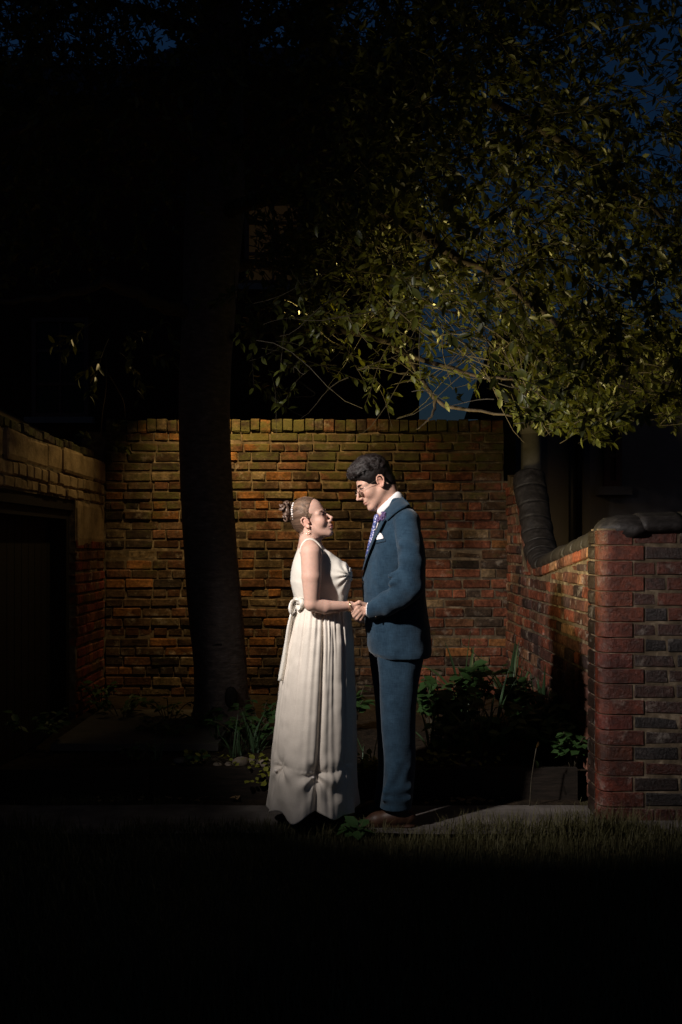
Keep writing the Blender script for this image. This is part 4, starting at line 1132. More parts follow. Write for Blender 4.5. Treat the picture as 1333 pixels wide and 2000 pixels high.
def build_head(Fd, T, male):
    E = lambda c, r, k=0.01, op='u': Fd.ell(T(*c), T.r(r if hasattr(r, '__len__') else (r, r, r)), T.R, k*T.s, op)
    Cn = lambda a, b, ra, rb, k=0.01, op='u': Fd.cone(T(*a), T(*b), ra*T.s, rb*T.s, k*T.s, op)
    E((-0.010, 0, 0.042), (0.094, 0.075, 0.085))
    E((0.028, 0, -0.035), (0.058, 0.056 if male else 0.051, 0.082), 0.03)
    for s in (-1, 1):
        Cn((-0.005, s*0.049, -0.048), (0.062, s*0.015, -0.102), 0.020, 0.016, 0.022)
        Cn((0.077, s*0.010, 0.017), (0.060, s*0.047, 0.015), 0.0115 if male else 0.0085, 0.012, 0.014)
        E((0.054, s*0.040, -0.030), (0.026, 0.022, 0.026) if male else (0.026, 0.021, 0.028), 0.022)
    E((0.070 if male else 0.064, 0, -0.105 if male else -0.102), (0.019, 0.020, 0.016) if male else (0.017, 0.018, 0.014), 0.016)
    E((0.078, 0, -0.064), (0.015, 0.026, 0.022), 0.016)
    if male:
        Cn((0.087, 0, 0.010), (0.115, 0, -0.036), 0.0060, 0.0075, 0.008); E((0.1155, 0, -0.0385), (0.0085, 0.0085, 0.0075), 0.006)
    else:
        Cn((0.084, 0, 0.004), (0.107, 0, -0.030), 0.0055, 0.0070, 0.009); E((0.1075, 0, -0.0325), (0.0085, 0.0085, 0.0075), 0.006)
    for s in (-1, 1):
        E((0.100 if male else 0.096, s*0.011, -0.043), (0.0105, 0.0075, 0.0075), 0.006)
        E((0.098, s*0.031, 0.0), (0.019, 0.016, 0.0095), 0.012, 's')
        E((0.0695, s*0.031, -0.001), 0.0148, 0.004)
    lf = 0.0 if male else 0.0015
    E((0.0885+lf, 0, -0.0675), (0.008, 0.022, 0.0048+lf), 0.005); E((0.0865+lf, 0, -0.0785), (0.0085, 0.020, 0.0055+lf), 0.005)
    for s in (-1, 1): Cn((0.0970, s*0.006, -0.0732), (0.0775, s*0.029, -0.0690 if male else -0.0725), 0.0020, 0.0012, 0.003, 's')
    for s in (-1, 1):
        pts = [(0.004, -0.012), (0.003, 0.006), (-0.004, 0.020), (-0.016, 0.026), (-0.028, 0.020), (-0.032, 0.004), (-0.026, -0.014), (-0.014, -0.032), (-0.006, -0.034), (-0.002, -0.024)]
        E((-0.014, s*0.074, -0.004), (0.013, 0.007, 0.024), 0.004)
        for a, b in zip(pts[:-1], pts[1:]):
            oy = lambda q: 0.077+max(0, (-q[0])*0.28)
            Cn((a[0], s*oy(a), a[1]), (b[0], s*oy(b), b[1]), 0.0042, 0.0042, 0.004)
        E((-0.007, s*0.079, -0.029), (0.007, 0.005, 0.008), 0.005)
        E((-0.012, s*0.088, -0.004), (0.009, 0.009, 0.013), 0.004, 's')

def skin_tint(V, T, base, lip, male):
    q = T.inv(V); c = np.tile(np.array(base, np.float32), (len(V), 1))
    def blob(cx, cy, cz, r): return np.clip(1-np.sqrt(((q-np.array((cx, cy, cz)))**2/np.array(r)**2).sum(1)), 0, 1)
    for s in (-1, 1):
        f = blob(0.07, s*0.04, -0.035, (0.03, 0.03, 0.03))[:, None]*0.5; c = c*(1-f)+f*c*np.array((1.06, 0.80, 0.78))
        f = blob(-0.012, s*0.082, -0.005, (0.05, 0.03, 0.05))[:, None]*0.5; c = c*(1-f)+f*c*np.array((1.08, 0.72, 0.66))
        if not male:
            f = np.clip(blob(0.085, s*0.032, 0.002, (0.022, 0.026, 0.018))*1.8, 0, 1)[:, None]; c = c*(1-f)+f*c*np.array((0.42, 0.34, 0.36))
        else:
            f = np.clip(blob(0.085, s*0.032, 0.002, (0.02, 0.024, 0.016))*1.2, 0, 1)[:, None]; c = c*(1-f)+f*c*np.array((0.7, 0.6, 0.6))
    f = blob(0.11, 0, -0.04, (0.03, 0.02, 0.025))[:, None]*0.4; c = c*(1-f)+f*c*np.array((1.05, 0.8, 0.76))
    f = np.clip(blob(0.092, 0, -0.073, (0.016, 0.030, 0.0130))*3, 0, 1)[:, None]*(0.6 if male else 0.9); c = c*(1-f)+f*np.array(lip)
    if male:
        f = (np.clip(blob(0.06, 0, -0.09, (0.06, 0.07, 0.05))*1.5, 0, 1)*0.18)[:, None]; c = c*(1-f)+f*c*np.array((0.72, 0.74, 0.80))
    return c

def face_parts(par, T, hairm, male):
    for s in (-1, 1):
        mb = MB(); mb.sphere((0, 0, 0), 1.0, 12, 8)
        v = [tuple(T.o+T.R@(np.array((0.0725+0.0125*p[0], s*0.031+0.0115*p[1], -0.0015+0.0058*p[2]))*T.s)) for p in mb.v]
        e = mk('eye', v, mb.f, M['eye_w'], par)
        v = [tuple(T.o+T.R@(np.array((0.0815+0.0042*p[0], s*0.0305+0.0052*p[1], -0.0012+0.0052*p[2]))*T.s)) for p in mb.v]
        mk('iris', v, mb.f, M['eye_d'], e)
        mb = MB(); mb.tube(spline([T(0.0835, s*0.016, 0.0015), T(0.0880, s*0.030, 0.0055), T(0.0755, s*0.047, 0.0005)], 8), [0.0008, 0.0016, 0.002, 0.0022, 0.0022, 0.002, 0.0018, 0.0008], 5); mb.build('eyelashes', M['hair_dark'], e)
        zb = 0.019 if male else 0.022
        mb = MB(); mb.tube(spline([T(0.0905, s*0.010, zb-0.002), T(0.0870, s*0.028, zb+0.003), T(0.0690, s*0.050, zb-0.002)], 9), [x*(1.0 if male else 0.55) for x in (0.0022, 0.0036, 0.0042, 0.0042, 0.004, 0.0036, 0.003, 0.0022, 0.001)], 6); mb.build('eyebrow', hairm, par)

def hand(Fd, P, pts, r, k=0.004):
    for a, b in zip(pts[:-1], pts[1:]): Fd.cone(P(*a), P(*b), r, r*0.92, k)

def P_(y): return lambda px_, py_, dy=0.0: np.array(W(px_, py_, y+dy))
g = P_(Y0)

# ---------------------------------------------------------------- the groom
groom = thing('person', 'dark-haired person in a navy suit and spectacles looking down, holding hands', 'person', (0.30, Y0, 0.0))
pg_ = R(25); yaw = R(11)
TG = Frame(g(744, 939, -.08), (-0.014, 0.08, -0.004), (-math.cos(pg_)*math.cos(yaw), -math.sin(yaw), -math.sin(pg_)), (-math.sin(pg_), 0, math.cos(pg_)), 0.985)
Fd = Field((0.02, 4.66, 0.86), (0.50, 5.38, 1.93), 0.0034)
build_head(Fd, TG, True)
Fd.cone(g(753, 950), g(772, 1015), 0.054, 0.060, 0.03)
Fd.cone(g(742, 985), g(752, 1012), 0.022, 0.03, 0.03)                       # throat
trow = [(1005, 748, 800, .09), (1030, 745, 812, .15), (1100, 728, 815, .165), (1180, 728, 815, .15), (1270, 735, 825, .15)]
Fd.loft([((g(0, r[0])[2]), (g(r[1], 0)[0]+g(r[2], 0)[0])/2, Y0, (g(r[2], 0)[0]-g(r[1], 0)[0])/2, r[3]) for r in trow], 0.04)
for s in (-1, 1):
    Fd.cone(g(792, 1025, s*.15), g(800, 1146, s*.24), 0.05, 0.042, 0.03); Fd.cone(g(800, 1146, s*.24), g(722, 1190, s*.155), 0.040, 0.027, 0.02)
    q = lambda a, b, c: g(a, b, s*c)
    Fd.cone(q(722, 1190, .155), q(704, 1190, .157), 0.026, 0.034, 0.012, flat=((0, 1, 0), 0.55))
    hand(Fd, q, [(714, 1181, .165), (702, 1176.5, .176), (693, 1181, .166)], 0.0105)
    hand(Fd, q, [(699, 1187, .172), (690, 1197, .166), (694, 1206, .140)], 0.0100)
    hand(Fd, q, [(702, 1193, .174), (692.5, 1203, .166), (697, 1211, .142)], 0.0100)
    hand(Fd, q, [(706, 1198, .172), (698, 1208, .164), (703, 1214, .142)], 0.0096)
    hand(Fd, q, [(711, 1200, .168), (705, 1210, .160), (709, 1214, .142)], 0.0086)
V, Q = Fd.mesh(); V = lap(V, Q, 1, 0.3)
mk('body', V, Q, M['skin'], groom, True, skin_tint(V, TG, (0.57, 0.345, 0.26), (0.40, 0.17, 0.14), True))
face_parts(groom, TG, M['hair_dark'], True)

# hair
def hair_field(T, male):
    lo = T.o-0.19; hi = T.o+0.21
    Hf = Field(lo, hi, 0.0028)
    E = lambda c, r, k=0.01, op='u': Hf.ell(T(*c), T.r(r), T.R, k, op)
    return Hf, E
Hf, E = hair_field(TG, True)
E((-0.010, 0, 0.048), (0.099, 0.083, 0.092)); E((0.008, 0, 0.094), (0.085, 0.070, 0.052), 0.02); E((0.074, 0, 0.092), (0.032, 0.052, 0.026), 0.02)
E((0.062, 0.0, 0.090), (0.036, 0.058, 0.030), 0.02); E((-0.060, 0, -0.015), (0.048, 0.062, 0.055), 0.02)
rr = random.Random(3)
lock_sets = []
for i in range(190):
    be = rr.uniform(-1.15, 1.15); a0 = rr.uniform(-1.1, 0.6); a1 = a0+rr.uniform(0.5, 1.0); a1 = min(a1, 1.42-0.25*abs(be)); ph = rr.uniform(0, 6.3); out = rr.uniform(0.985, 1.06)+max(0, a1-0.9)*0.08
    pts = []
    for j in range(7):
        t_ = j/6; a = a0+(a1-a0)*t_; b = be+0.13*math.sin(ph+4.5*t_); r_ = out*(1+0.035*math.sin(ph*2+6*t_))
        pts.append(TG(-0.004+0.103*math.sin(a)*math.cos(b)*r_, 0.081*math.sin(b)*r_, 0.052+0.088*math.cos(a)*math.cos(b)*r_))
    rad = rr.uniform(0.0028, 0.0062)
    for j in range(6): Hf.cone(pts[j], pts[j+1], rad*(1-0.10*j), rad*(1-0.10*(j+1)), 0.0035)
E((0.135, 0, -0.045), (0.107, 0.2, 0.110), 0.006, 's')
E((0.045, 0, -0.105), (0.075, 0.2, 0.085), 0.006, 's')
E((-0.03, 0, -0.165), (0.2, 0.2, 0.085), 0.010, 's')
for s in (-1, 1): E((-0.010, s*0.092, -0.010), (0.026, 0.026, 0.037), 0.004, 's')
V, Q = Hf.mesh(); N_ = vnormals(V, Q)
V = V+N_*(0.0010*vnoise(V@TG.R, 110, 2)+0.0045*vnoise(V@TG.R*np.array([1, 1.6, 1.2]), 38, 3)*np.clip((TG.inv(V)[:, 2]-0.02)/0.05, 0, 1))[:, None]
mk('hair', V, Q, M['hair_dark'], groom)
hg = bvh_of(V, Q)
mb = MB()
for i in range(2600):                                            # strands following the waves
    be = rr.uniform(-1.35, 1.35); a0 = rr.uniform(-1.5, 0.75); a1 = min(a0+rr.uniform(0.4, 0.8), 1.45-0.2*abs(be)); ph = be*4+a0*2; out = rr.uniform(1.01, 1.065)+max(0, a1-0.8)*0.10
    if a1-a0 < 0.15: continue
    pts = []
    for j in range(6):
        t_ = j/5; a = a0+(a1-a0)*t_; b_ = be+0.10*math.sin(ph+5*t_); r_ = out*(1+0.022*math.sin(ph*3+7*t_))
        pts.append(TG(0.000+0.100*math.sin(a)*math.cos(b_)*r_, 0.082*math.sin(b_)*r_, 0.053+0.091*math.cos(a)*math.cos(b_)*r_))
    pp_ = [hg.find_nearest(Vector(p)) for p in pts]; pp_ = [h[0]+h[1]*(0.001+0.005*max(0, math.sin(ph*2+j*1.3))) for j, h in enumerate(pp_)]
    mb.tube(pp_, [0.0006, 0.0010, 0.0011, 0.0011, 0.0009, 0.0004], 3, cap=False)
for i in range(260):                                            # stray ends along the top and fringe
    be = rr.uniform(-1.1, 1.1); a0 = rr.uniform(-0.9, 1.15); pts = []
    for j in range(5):
        a = a0+0.16*j/4*2; r_ = 1.03+0.055*j/4*rr.uniform(0.2, 1.4); b = be+0.05*j/4*rr.uniform(-1, 1)
        pts.append(TG(-0.004+0.106*math.sin(a)*math.cos(b)*r_, 0.083*math.sin(b)*r_, 0.054+0.090*math.cos(a)*math.cos(b)*r_))
    mb.tube(pts, [0.0016, 0.0015, 0.0013, 0.001, 0.0005], 4)
mb.build('hair_strands', M['hair_dark_s'], groom)

# jacket
Jf = Field((0.04, 4.66, 0.80), (0.52, 5.40, 1.67), 0.0045)
jr = [(982, 766, 794, .062), (1000, 750, 804, .105), (1016, 742, 814, .155), (1035, 737, 821, .188), (1055, 728, 826, .20), (1075, 721, 829, .203), (1100, 713, 831, .20), (1130, 708, 831, .192), (1160, 709, 831, .185), (1205, 712, 836, .186), (1227, 714.5, 840, .19), (1259, 718, 843, .196), (1272, 721, 844, .198), (1281, 730, 841, .196)]
Jf.loft([((g(0, r[0])[2]), (g(r[1], 0)[0]+g(r[2], 0)[0])/2, Y0, (g(r[2], 0)[0]-g(r[1], 0)[0])/2, r[3]) for r in jr], 0.02, n=2.3)
for s in (-1, 1):
    Jf.cone(g(779, 990, s*.05), g(795, 1018, s*.175), 0.048, 0.062, 0.04)
    Jf.cone(g(797, 1022, s*.180), g(804, 1090, s*.250), 0.064, 0.060, 0.012)
    Jf.cone(g(804, 1090, s*.250), g(802, 1150, s*.262), 0.060, 0.056, 0.008)
    Jf.cone(g(802, 1150, s*.255), g(762, 1176, s*.215), 0.058, 0.056, 0.012)
    Jf.cone(g(762, 1176, s*.215), g(729, 1191, s*.165), 0.055, 0.047, 0.01)
    Jf.cone(g(716, 1192, s*.155), g(700, 1194, s*.145), 0.040, 0.040, 0.004, 's')      # cuff opening
    for a, b, r_ in [((790, 1116, .30), (762, 1124, .275), .010), ((797, 1128, .31), (764, 1140, .285), .011), ((806, 1136, .312), (770, 1158, .272), .010), ((815, 1146, .30), (788, 1176, .262), .010), ((776, 1180, .262), (748, 1166, .232), .008), ((756, 1196, .235), (735, 1176, .205), .007), ((812, 1072, .29), (786, 1062, .285), .008), ((820, 1100, .29), (790, 1094, .296), .008)]:
        Jf.cone(g(a[0], a[1], s*(a[2]-.012)), g(b[0], b[1], s*(b[2]-.012)), r_*1.1, r_*0.8, 0.040)
Jf.ell(g(752, 985), (0.050, 0.060, 0.075), None, 0.01, 's')                             # neck opening
Jf.cone(g(735, 1000), g(716, 1090), 0.016, 0.006, 0.008, 's')
V, Q = Jf.mesh(); V = lap(V, Q, 2, 0.5); N_ = vnormals(V, Q)
V = V+N_*(0.0050*vnoise(V*np.array([1, 1, 0.6]), 12, 3)+0.0024*vnoise(V*np.array([1, 1, 0.7]), 34, 4))[:, None]
jb = bvh_of(V, Q)
jacket = mk('jacket', V, Q, M['suit'], groom)
def strip(name, A, B, n, mat_, par, la=0.004, lb=0.010, th=0.004, bvh=None, m=5):
    """sheet between two pixel lines, laid on a surface; la and lb lift its two edges"""
    A = [Vector((a[0], a[1], 0)) for a in A]; B = [Vector((b[0], b[1], 0)) for b in B]
    A = spline(A, n); B = spline(B, n); v = []; f = []
    for i in range(n):
        for j in range(m):
            q = A[i].lerp(B[i], j/(m-1)); off = la+(lb-la)*(j/(m-1))**1.4
            v.append(ray_pt(bvh or jb, q.x, q.y, off))
    top = len(v); v += [p+Vector((0.0, th, 0)) for p in v]
    idx = lambda i, j: i*m+j
    for i in range(n-1):
        for j in range(m-1):
            f.append((idx(i, j), idx(i, j+1), idx(i+1, j+1), idx(i+1, j)))
            f.append((top+idx(i, j), top+idx(i+1, j), top+idx(i+1, j+1), top+idx(i, j+1)))
        for j, sgn in ((0, 1), (m-1, -1)):
            qd = (idx(i, j), idx(i+1, j), top+idx(i+1, j), top+idx(i, j)); f.append(qd if sgn > 0 else qd[::-1])
    f.append(tuple(idx(0, j) for j in range(m))+tuple(top+idx(0, j) for j in range(m-1, -1, -1)))
    f.append(tuple(idx(n-1, j) for j in range(m-1, -1, -1))+tuple(top+idx(n-1, j) for j in range(m)))
    return mk(name, [tuple(p) for p in v], f, mat_, par)
strip('lapel', [(741, 1014), (735, 1034), (724, 1062), (713, 1098), (709, 1124)], [(758, 1017), (748, 1037), (735, 1062), (721, 1098), (711, 1127)], 22, M['suit'], jacket, 0.006, 0.017, 0.005)
strip('collar', [(785, 974), (770, 983), (757, 996), (746, 1010)], [(801, 990), (788, 996), (773, 1006), (760, 1018)], 16, M['suit'], jacket, 0.010, 0.009, 0.006)
strip('breast_pocket', [(734, 1056), (753, 1052)], [(735, 1062), (754, 1058)], 6, M['suit'], jacket, 0.004, 0.004, 0.003, m=3)
for (px_, py_) in ((735, 1204), (741, 1207)):
    p = ray_pt(jb, px_, py_, 0.003); mb = MB(); mb.sphere(tuple(p), (0.006, 0.004, 0.006), 8, 6); mb.build('cuff_button', M['eye_d'], jacket)
p = ray_pt(jb, 711, 1138, 0.003); mb = MB(); mb.sphere(tuple(p), (0.006, 0.008, 0.008), 8, 6); mb.build('button', M['eye_d'], jacket)
# pocket square
v = []; f = []
pts = [(735, 1056), (736, 1047), (739, 1042.5), (744, 1041), (748.5, 1043.5), (751, 1049), (751.5, 1053)]
base = ray_pt(jb, 743, 1050, 0.010)
mb = MB(); ring = [ray_pt(jb, a, b, 0.009) for a, b in pts]
mb.add([tuple(base+Vector((-0.002, -0.006, 0)))]+[tuple(p) for p in ring]+[tuple(p+Vector((0.002, 0.008, 0))) for p in ring],
       [(0, i+1, i+2) for i in range(6)]+[(i+1, i+8, i+9, i+2) for i in range(6)]+[(0, 7, 1)]+[(8, 14, 13, 12, 11, 10, 9)])
mb.build('pocket_square', M['square'], jacket)
# lavender buttonhole
mb = MB(); rr = random.Random(12)
for i in range(90):
    t_ = rr.random(); a = Vector((757, 1005, 0)).lerp(Vector((744, 1021, 0)), t_); w = 6*math.sin(math.pi*min(1, t_*0.85+0.12))
    p = ray_pt(jb, a.x+rr.uniform(-w, w)*.8, a.y+rr.uniform(-w, w)*.8, rr.uniform(0.010, 0.022))
    r_ = rr.uniform(0.0025, 0.0045); mb.sphere(tuple(p), (r_, r_, r_*1.4), 6, 4)
bt = mb.build('buttonhole_flower', M['lavender'], groom)
mb = MB(); mb.tube([ray_pt(jb, 745, 1019, 0.014), ray_pt(jb, 741, 1030, 0.012), ray_pt(jb, 738, 1037, 0.010)], 0.0025, 5); mb.sphere(tuple(ray_pt(jb, 737.5, 1036.5, 0.014)), 0.0035, 8, 6); mb.build('pin', M['pearl'], bt)
# shirt collar and tie
c0 = Vector(g(763, 987)); ax1 = (Vector(g(783, 967))-Vector(g(741, 1006))).normalized(); ax2 = Vector((0, 1, 0)); upv = Vector((-0.20, 0, 0.98)); upv = (upv-ax1*upv.dot(ax1)).normalized()
v = []; f = []; n = 36
prof_ = [(0.0, 1.02), (0.020, 0.985), (0.034, 0.955), (0.036, 1.0), (0.018, 1.06), (-0.006, 1.09), (-0.010, 1.03)]
for i in range(n):
    a = 0.10+(2*math.pi-0.20)*i/(n-1); a += math.pi
    for hgt, k in prof_:
        fr_ = math.cos(a)                                   # -1 at the throat
        pt_ = max(0, -fr_)**6
        q = c0+ax1*(math.cos(a)*0.076*k)+ax2*(math.sin(a)*0.066*k)+upv*(hgt*(1-0.15*pt_)-0.006-(0.016*pt_ if k > 1.03 else 0))
        v.append(tuple(q))
m = len(prof_)
for i in range(n-1):
    for j in range(m): f.append((i*m+j, i*m+(j+1) % m, (i+1)*m+(j+1) % m, (i+1)*m+j))
f += [tuple(range(m)), tuple((n-1)*m+j for j in range(m-1, -1, -1))]
mk('shirt_collar', v, f, M['shirt'], groom)
mb = MB()
def tie_ring(px_, py_, rx, ry): return (g(px_, py_), rx, ry)
tv = []; tf = []; nn = 14
rings = [(741, 1003, .010, .014), (737.5, 1009, .016, .022), (735.5, 1016, .014, .018), (734, 1020, .011, .020), (732, 1030, .012, .028), (729, 1045, .013, .034), (725, 1060, .013, .038), (719, 1085, .011, .042), (714, 1115, .008, .044)]
for px_, py_, rx, ry in rings:
    c_ = g(px_, py_)
    for k in range(nn):
        a = 2*math.pi*k/nn; tv.append((c_[0]+rx*math.cos(a), c_[1]+ry*math.sin(a), c_[2]-0.3*rx*math.cos(a)))
for i in range(len(rings)-1):
    for k in range(nn): tf.append((i*nn+k, i*nn+(k+1) % nn, (i+1)*nn+(k+1) % nn, (i+1)*nn+k))
tf += [tuple(range(nn)), tuple((len(rings)-1)*nn+k for k in range(nn-1, -1, -1))]
mk('tie', tv, tf, M['tie'], groom)
# shirt cuff
for s in (-1, 1):
    mb = MB(); a = Vector(g(723, 1190.5, s*.160)); b = Vector(g(717.5, 1190, s*.157)); mb.tube([a, b], [0.034, 0.0335], 16, 1.0); mb.build('shirt_cuff', M['shirt'], groom)

# trousers
Tf = Field((0.08, 4.78, 0.03), (0.48, 5.28, 0.93), 0.0045)
near = [(1255, 738, 832), (1281, 736, 828), (1335, 741.5, 818), (1380, 744, 813), (1410, 746, 811.5), (1485, 750, 811), (1515, 749.5, 809.5), (1539, 748, 808), (1560, 744, 806), (1578, 741, 804)]
far = [(1255, 722, 826), (1281, 720.5, 820), (1335, 728.5, 808), (1380, 733, 803), (1410, 735, 800), (1485, 738, 798), (1515, 737, 797), (1539, 735, 796), (1560, 732, 795), (1574, 730, 793)]
for rows_, s, ry in ((near, -1, (.088, .086, .082, .079, .077, .072, .07, .069, .07, .072)), (far, 1, (.088, .086, .082, .079, .077, .072, .07, .069, .07, .072))):
    L_ = []
    for (py_, a, b), y_ in zip(rows_, ry):
        A_, B_ = g(a, py_, s*.095), g(b, py_, s*.095); L_.append((A_[2], (A_[0]+B_[0])/2, Y0+s*.098, (B_[0]-A_[0])/2, y_))
    Tf.loft(L_, 0.012, n=2.0)
    for a, b, r_ in [((752, 1548, .155), (800, 1538, .150), .012), ((750, 1562, .155), (800, 1560, .150), .010), ((778, 1490, .150), (756, 1540, .150), .013), ((796, 1500, .150), (778, 1545, .150), .010)]:
        o_ = 0 if s < 0 else -10
        Tf.cone(g(a[0]+o_, a[1], s*a[2]), g(b[0]+o_, b[1], s*b[2]), r_, r_*0.7, 0.03)
V, Q = Tf.mesh(); V = lap(V, Q, 2, 0.5); N_ = vnormals(V, Q)
V = V+N_*(0.0045*vnoise(V*np.array([1, 1, 0.35]), 12, 5)+0.0018*vnoise(V*np.array([1, 1, 0.6]), 30, 6))[:, None]
trs = mk('trousers', V, Q, M['suit'], groom)
for s in (-1, 1):
    Sf = Field((0.06, Y0+s*.098-0.08, -0.005), (0.40, Y0+s*.098+0.08, 0.16), 0.004)
    o_ = 0 if s < 0 else -12
    q = lambda a, z, r_=0: (g(a+o_, 1600)[0], Y0+s*.098+r_, z)
    Sf.cone(q(794, 0.052), q(770, 0.060), 0.042, 0.044, 0.02); Sf.cone(q(770, 0.060), q(735, 0.040), 0.044, 0.040, 0.03); Sf.cone(q(735, 0.038), q(716, 0.030), 0.038, 0.026, 0.02)
    Sf.cone(q(782, 0.06), q(782, 0.11), 0.040, 0.042, 0.02)
    Sf.cone(q(794, 0.018), q(718, 0.016), 0.042, 0.032, 0.006, flat=((0, 0, 1), 0.35))
    V, Q = Sf.mesh(); V[:, 2] = np.maximum(V[:, 2], 0.013)
    so = mk('shoe', V, Q, M['shoe'], groom)
    mb = MB(); mb.box((g(758+o_, 0)[0], Y0+s*.098-0.03, 0.013), (g(800+o_, 0)[0], Y0+s*.098+0.03, 0.032)); mb.build('heel', M['eye_d'], so, False)
# spectacles
gl = MB()
for s in (-1, 1):
    pts = []
    for k in range(25):
        a = 2*math.pi*k/24; pts.append(T_ := TG(0.1035-0.10*abs(s*0.033+0.021*math.cos(a))**1.5, s*0.033+0.021*math.cos(a), -0.005+0.0175*math.sin(a)))
    gl.tube([Vector(p) for p in pts], 0.0009, 6, cap=False)
    gl.tube(spline([TG(0.094, s*0.054, 0.001), TG(0.070, s*0.072, 0.003), TG(0.0, s*0.082, 0.008), TG(-0.022, s*0.084, 0.004)], 12), 0.0009, 6)
gl.tube(spline([TG(0.105, -0.012, -0.001), TG(0.110, 0, 0.003), TG(0.105, 0.012, -0.001)], 7), 0.0010, 6)
sp_o = gl.build('spectacles', M['steel'], groom)
for s in (-1, 1):
    v = [tuple(TG(0.1035-0.10*abs(s*0.033)**1.5, s*0.033, -0.005))]
    for k in range(24):
        a = 2*math.pi*k/24; v.append(tuple(TG(0.1035-0.10*abs(s*0.033+0.020*math.cos(a))**1.5, s*0.033+0.020*math.cos(a), -0.005+0.0165*math.sin(a))))
    mk('lens', v, [(0, k+1, (k+1) % 24+1) for k in range(24)], M['lens'], sp_o)

# ---------------------------------------------------------------- the bride
YB = 5.0
b = P_(YB)
bride = thing('person', 'person in a long ivory sleeveless dress, hair in a pearl-pinned bun, looking up', 'person', (-0.12, YB, 0.0))
pb = R(22); yaw = R(16)
TB = Frame(b(597, 1021, -0.075), (-0.014, -0.08, -0.004), (math.cos(pb)*math.cos(yaw), -math.sin(yaw), math.sin(pb)), (-math.sin(pb), 0, math.cos(pb)), 0.925)
Bf = Field((-0.33, 4.66, 1.0), (0.135, 5.34, 1.69), 0.0032)
build_head(Bf, TB, False)
Bf.cone(b(605, 1028), b(603, 1072), 0.044, 0.050, 0.03)
Bf.cone(b(624, 1040), b(614, 1060), 0.014, 0.020, 0.025)
brow_ = [(1056, 592, 622, .075), (1066, 587, 632, .125), (1082, 580, 645, .148), (1097, 575, 656, .148), (1118, 571, 664, .143), (1136, 570, 668, .138), (1154, 574, 669, .13), (1175, 580, 669, .122), (1205, 573, 678, .145)]
rows_b = [((b(0, r[0])[2]), (b(r[1], 0)[0]+b(r[2], 0)[0])/2, YB, (b(r[2], 0)[0]-b(r[1], 0)[0])/2, r[3]) for r in brow_]
Bf.loft(rows_b, 0.03)
for s in (-1, 1):
    Bf.ell(b(655, 1124, s*.068), (0.062, 0.062, 0.062), None, 0.02)
    Bf.cone(b(603, 1058, s*.05), b(608, 1078, s*.15), 0.034, 0.044, 0.04)
    Bf.cone(b(608, 1082, s*.165), b(609, 1128, s*.185), 0.050, 0.0480, 0.02); Bf.cone(b(609, 1128, s*.185), b(609, 1180, s*.195), 0.0480, 0.0350, 0.006)
    Bf.cone(b(609, 1180, s*.195), b(636, 1186, s*.176), 0.0350, 0.0345, 0.006); Bf.cone(b(636, 1186, s*.176), b(684, 1184, s*.140), 0.0345, 0.0215, 0.006)
    q = lambda a, c, d: b(a, c, s*d)
    Bf.cone(q(684, 1184, .140), q(698, 1190, .135), 0.023, 0.026, 0.010, flat=((0, 1, 0), 0.65))
    for k in range(4): hand(Bf, q, [(697, 1184+k*4.5, .138), (706, 1188+k*4.2, .132), (713, 1194+k*3.2, .128)], 0.0078)
    hand(Bf, q, [(689, 1180, .142), (697, 1181, .150), (703, 1184, .150)], 0.0082)
V, Q = Bf.mesh(); V = lap(V, Q, 1, 0.3)
mk('body', V, Q, M['skin'], bride, True, skin_tint(V, TB, (0.60, 0.375, 0.295), (0.42, 0.14, 0.13), False))
bodyb = bvh_of(V, Q)
face_parts(bride, TB, M['hair_bun'], False)
# hair
Hf, E = hair_field(TB, False)
E((-0.014, 0, 0.044), (0.099, 0.079, 0.088)); E((-0.060, 0, -0.005), (0.045, 0.060, 0.050), 0.02)
rr = random.Random(9); BUN = tuple(TB.inv(b(563, 997, 0.0)))
strands_b = []
for i in range(3200):                                             # combed strands running to the bun
    be = rr.uniform(-1.45, 1.45); a0 = rr.uniform(0.80, 1.06)+0.26*abs(be); pts = []
    ph = rr.uniform(0, 6.3)
    for j in range(8):
        t_ = j/7; a = a0+(-1.50-a0)*t_; bb = be*(1-0.75*t_**1.6)+0.02*math.sin(ph+5*t_)
        pts.append(TB(-0.014+0.0995*math.sin(a)*math.cos(bb), 0.0795*math.sin(bb), 0.044+0.0885*math.cos(a)*math.cos(bb)-0.05*abs(math.sin(be))*(1-t_)**2*0.8))
    strands_b.append(pts)
    if i < 90:
        rad = rr.uniform(0.0010, 0.0018)
        for j in range(7): Hf.cone(pts[j], pts[j+1], rad, rad, 0.003)
E((0.128, 0, -0.028), (0.126, 0.25, 0.152), 0.004, 's')
E((0.045, 0, -0.105), (0.075, 0.2, 0.085), 0.006, 's')
E((-0.03, 0, -0.160), (0.2, 0.2, 0.085), 0.010, 's')
for s in (-1, 1): E((-0.012, s*0.090, -0.012), (0.024, 0.026, 0.032), 0.004, 's')
V, Q = Hf.mesh(); N_ = vnormals(V, Q)
q = TB.inv(V); phi = np.arctan2(q[:, 1], q[:, 2]-0.02+0.25*(q[:, 0]+0.1)); st = vnoise(np.stack([phi*9, q[:, 0]*5, phi*0], 1), 1, 4)*0.8+vnoise(np.stack([phi*24, q[:, 0]*8, phi*0], 1), 1, 5)*0.6
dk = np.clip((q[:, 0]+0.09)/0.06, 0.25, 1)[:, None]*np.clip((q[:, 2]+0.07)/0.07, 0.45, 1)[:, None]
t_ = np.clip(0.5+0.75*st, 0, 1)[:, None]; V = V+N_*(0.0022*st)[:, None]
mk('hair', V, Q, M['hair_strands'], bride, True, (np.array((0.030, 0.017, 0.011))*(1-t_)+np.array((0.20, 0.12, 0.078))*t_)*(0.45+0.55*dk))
hb = bvh_of(V, Q)
mb = MB()
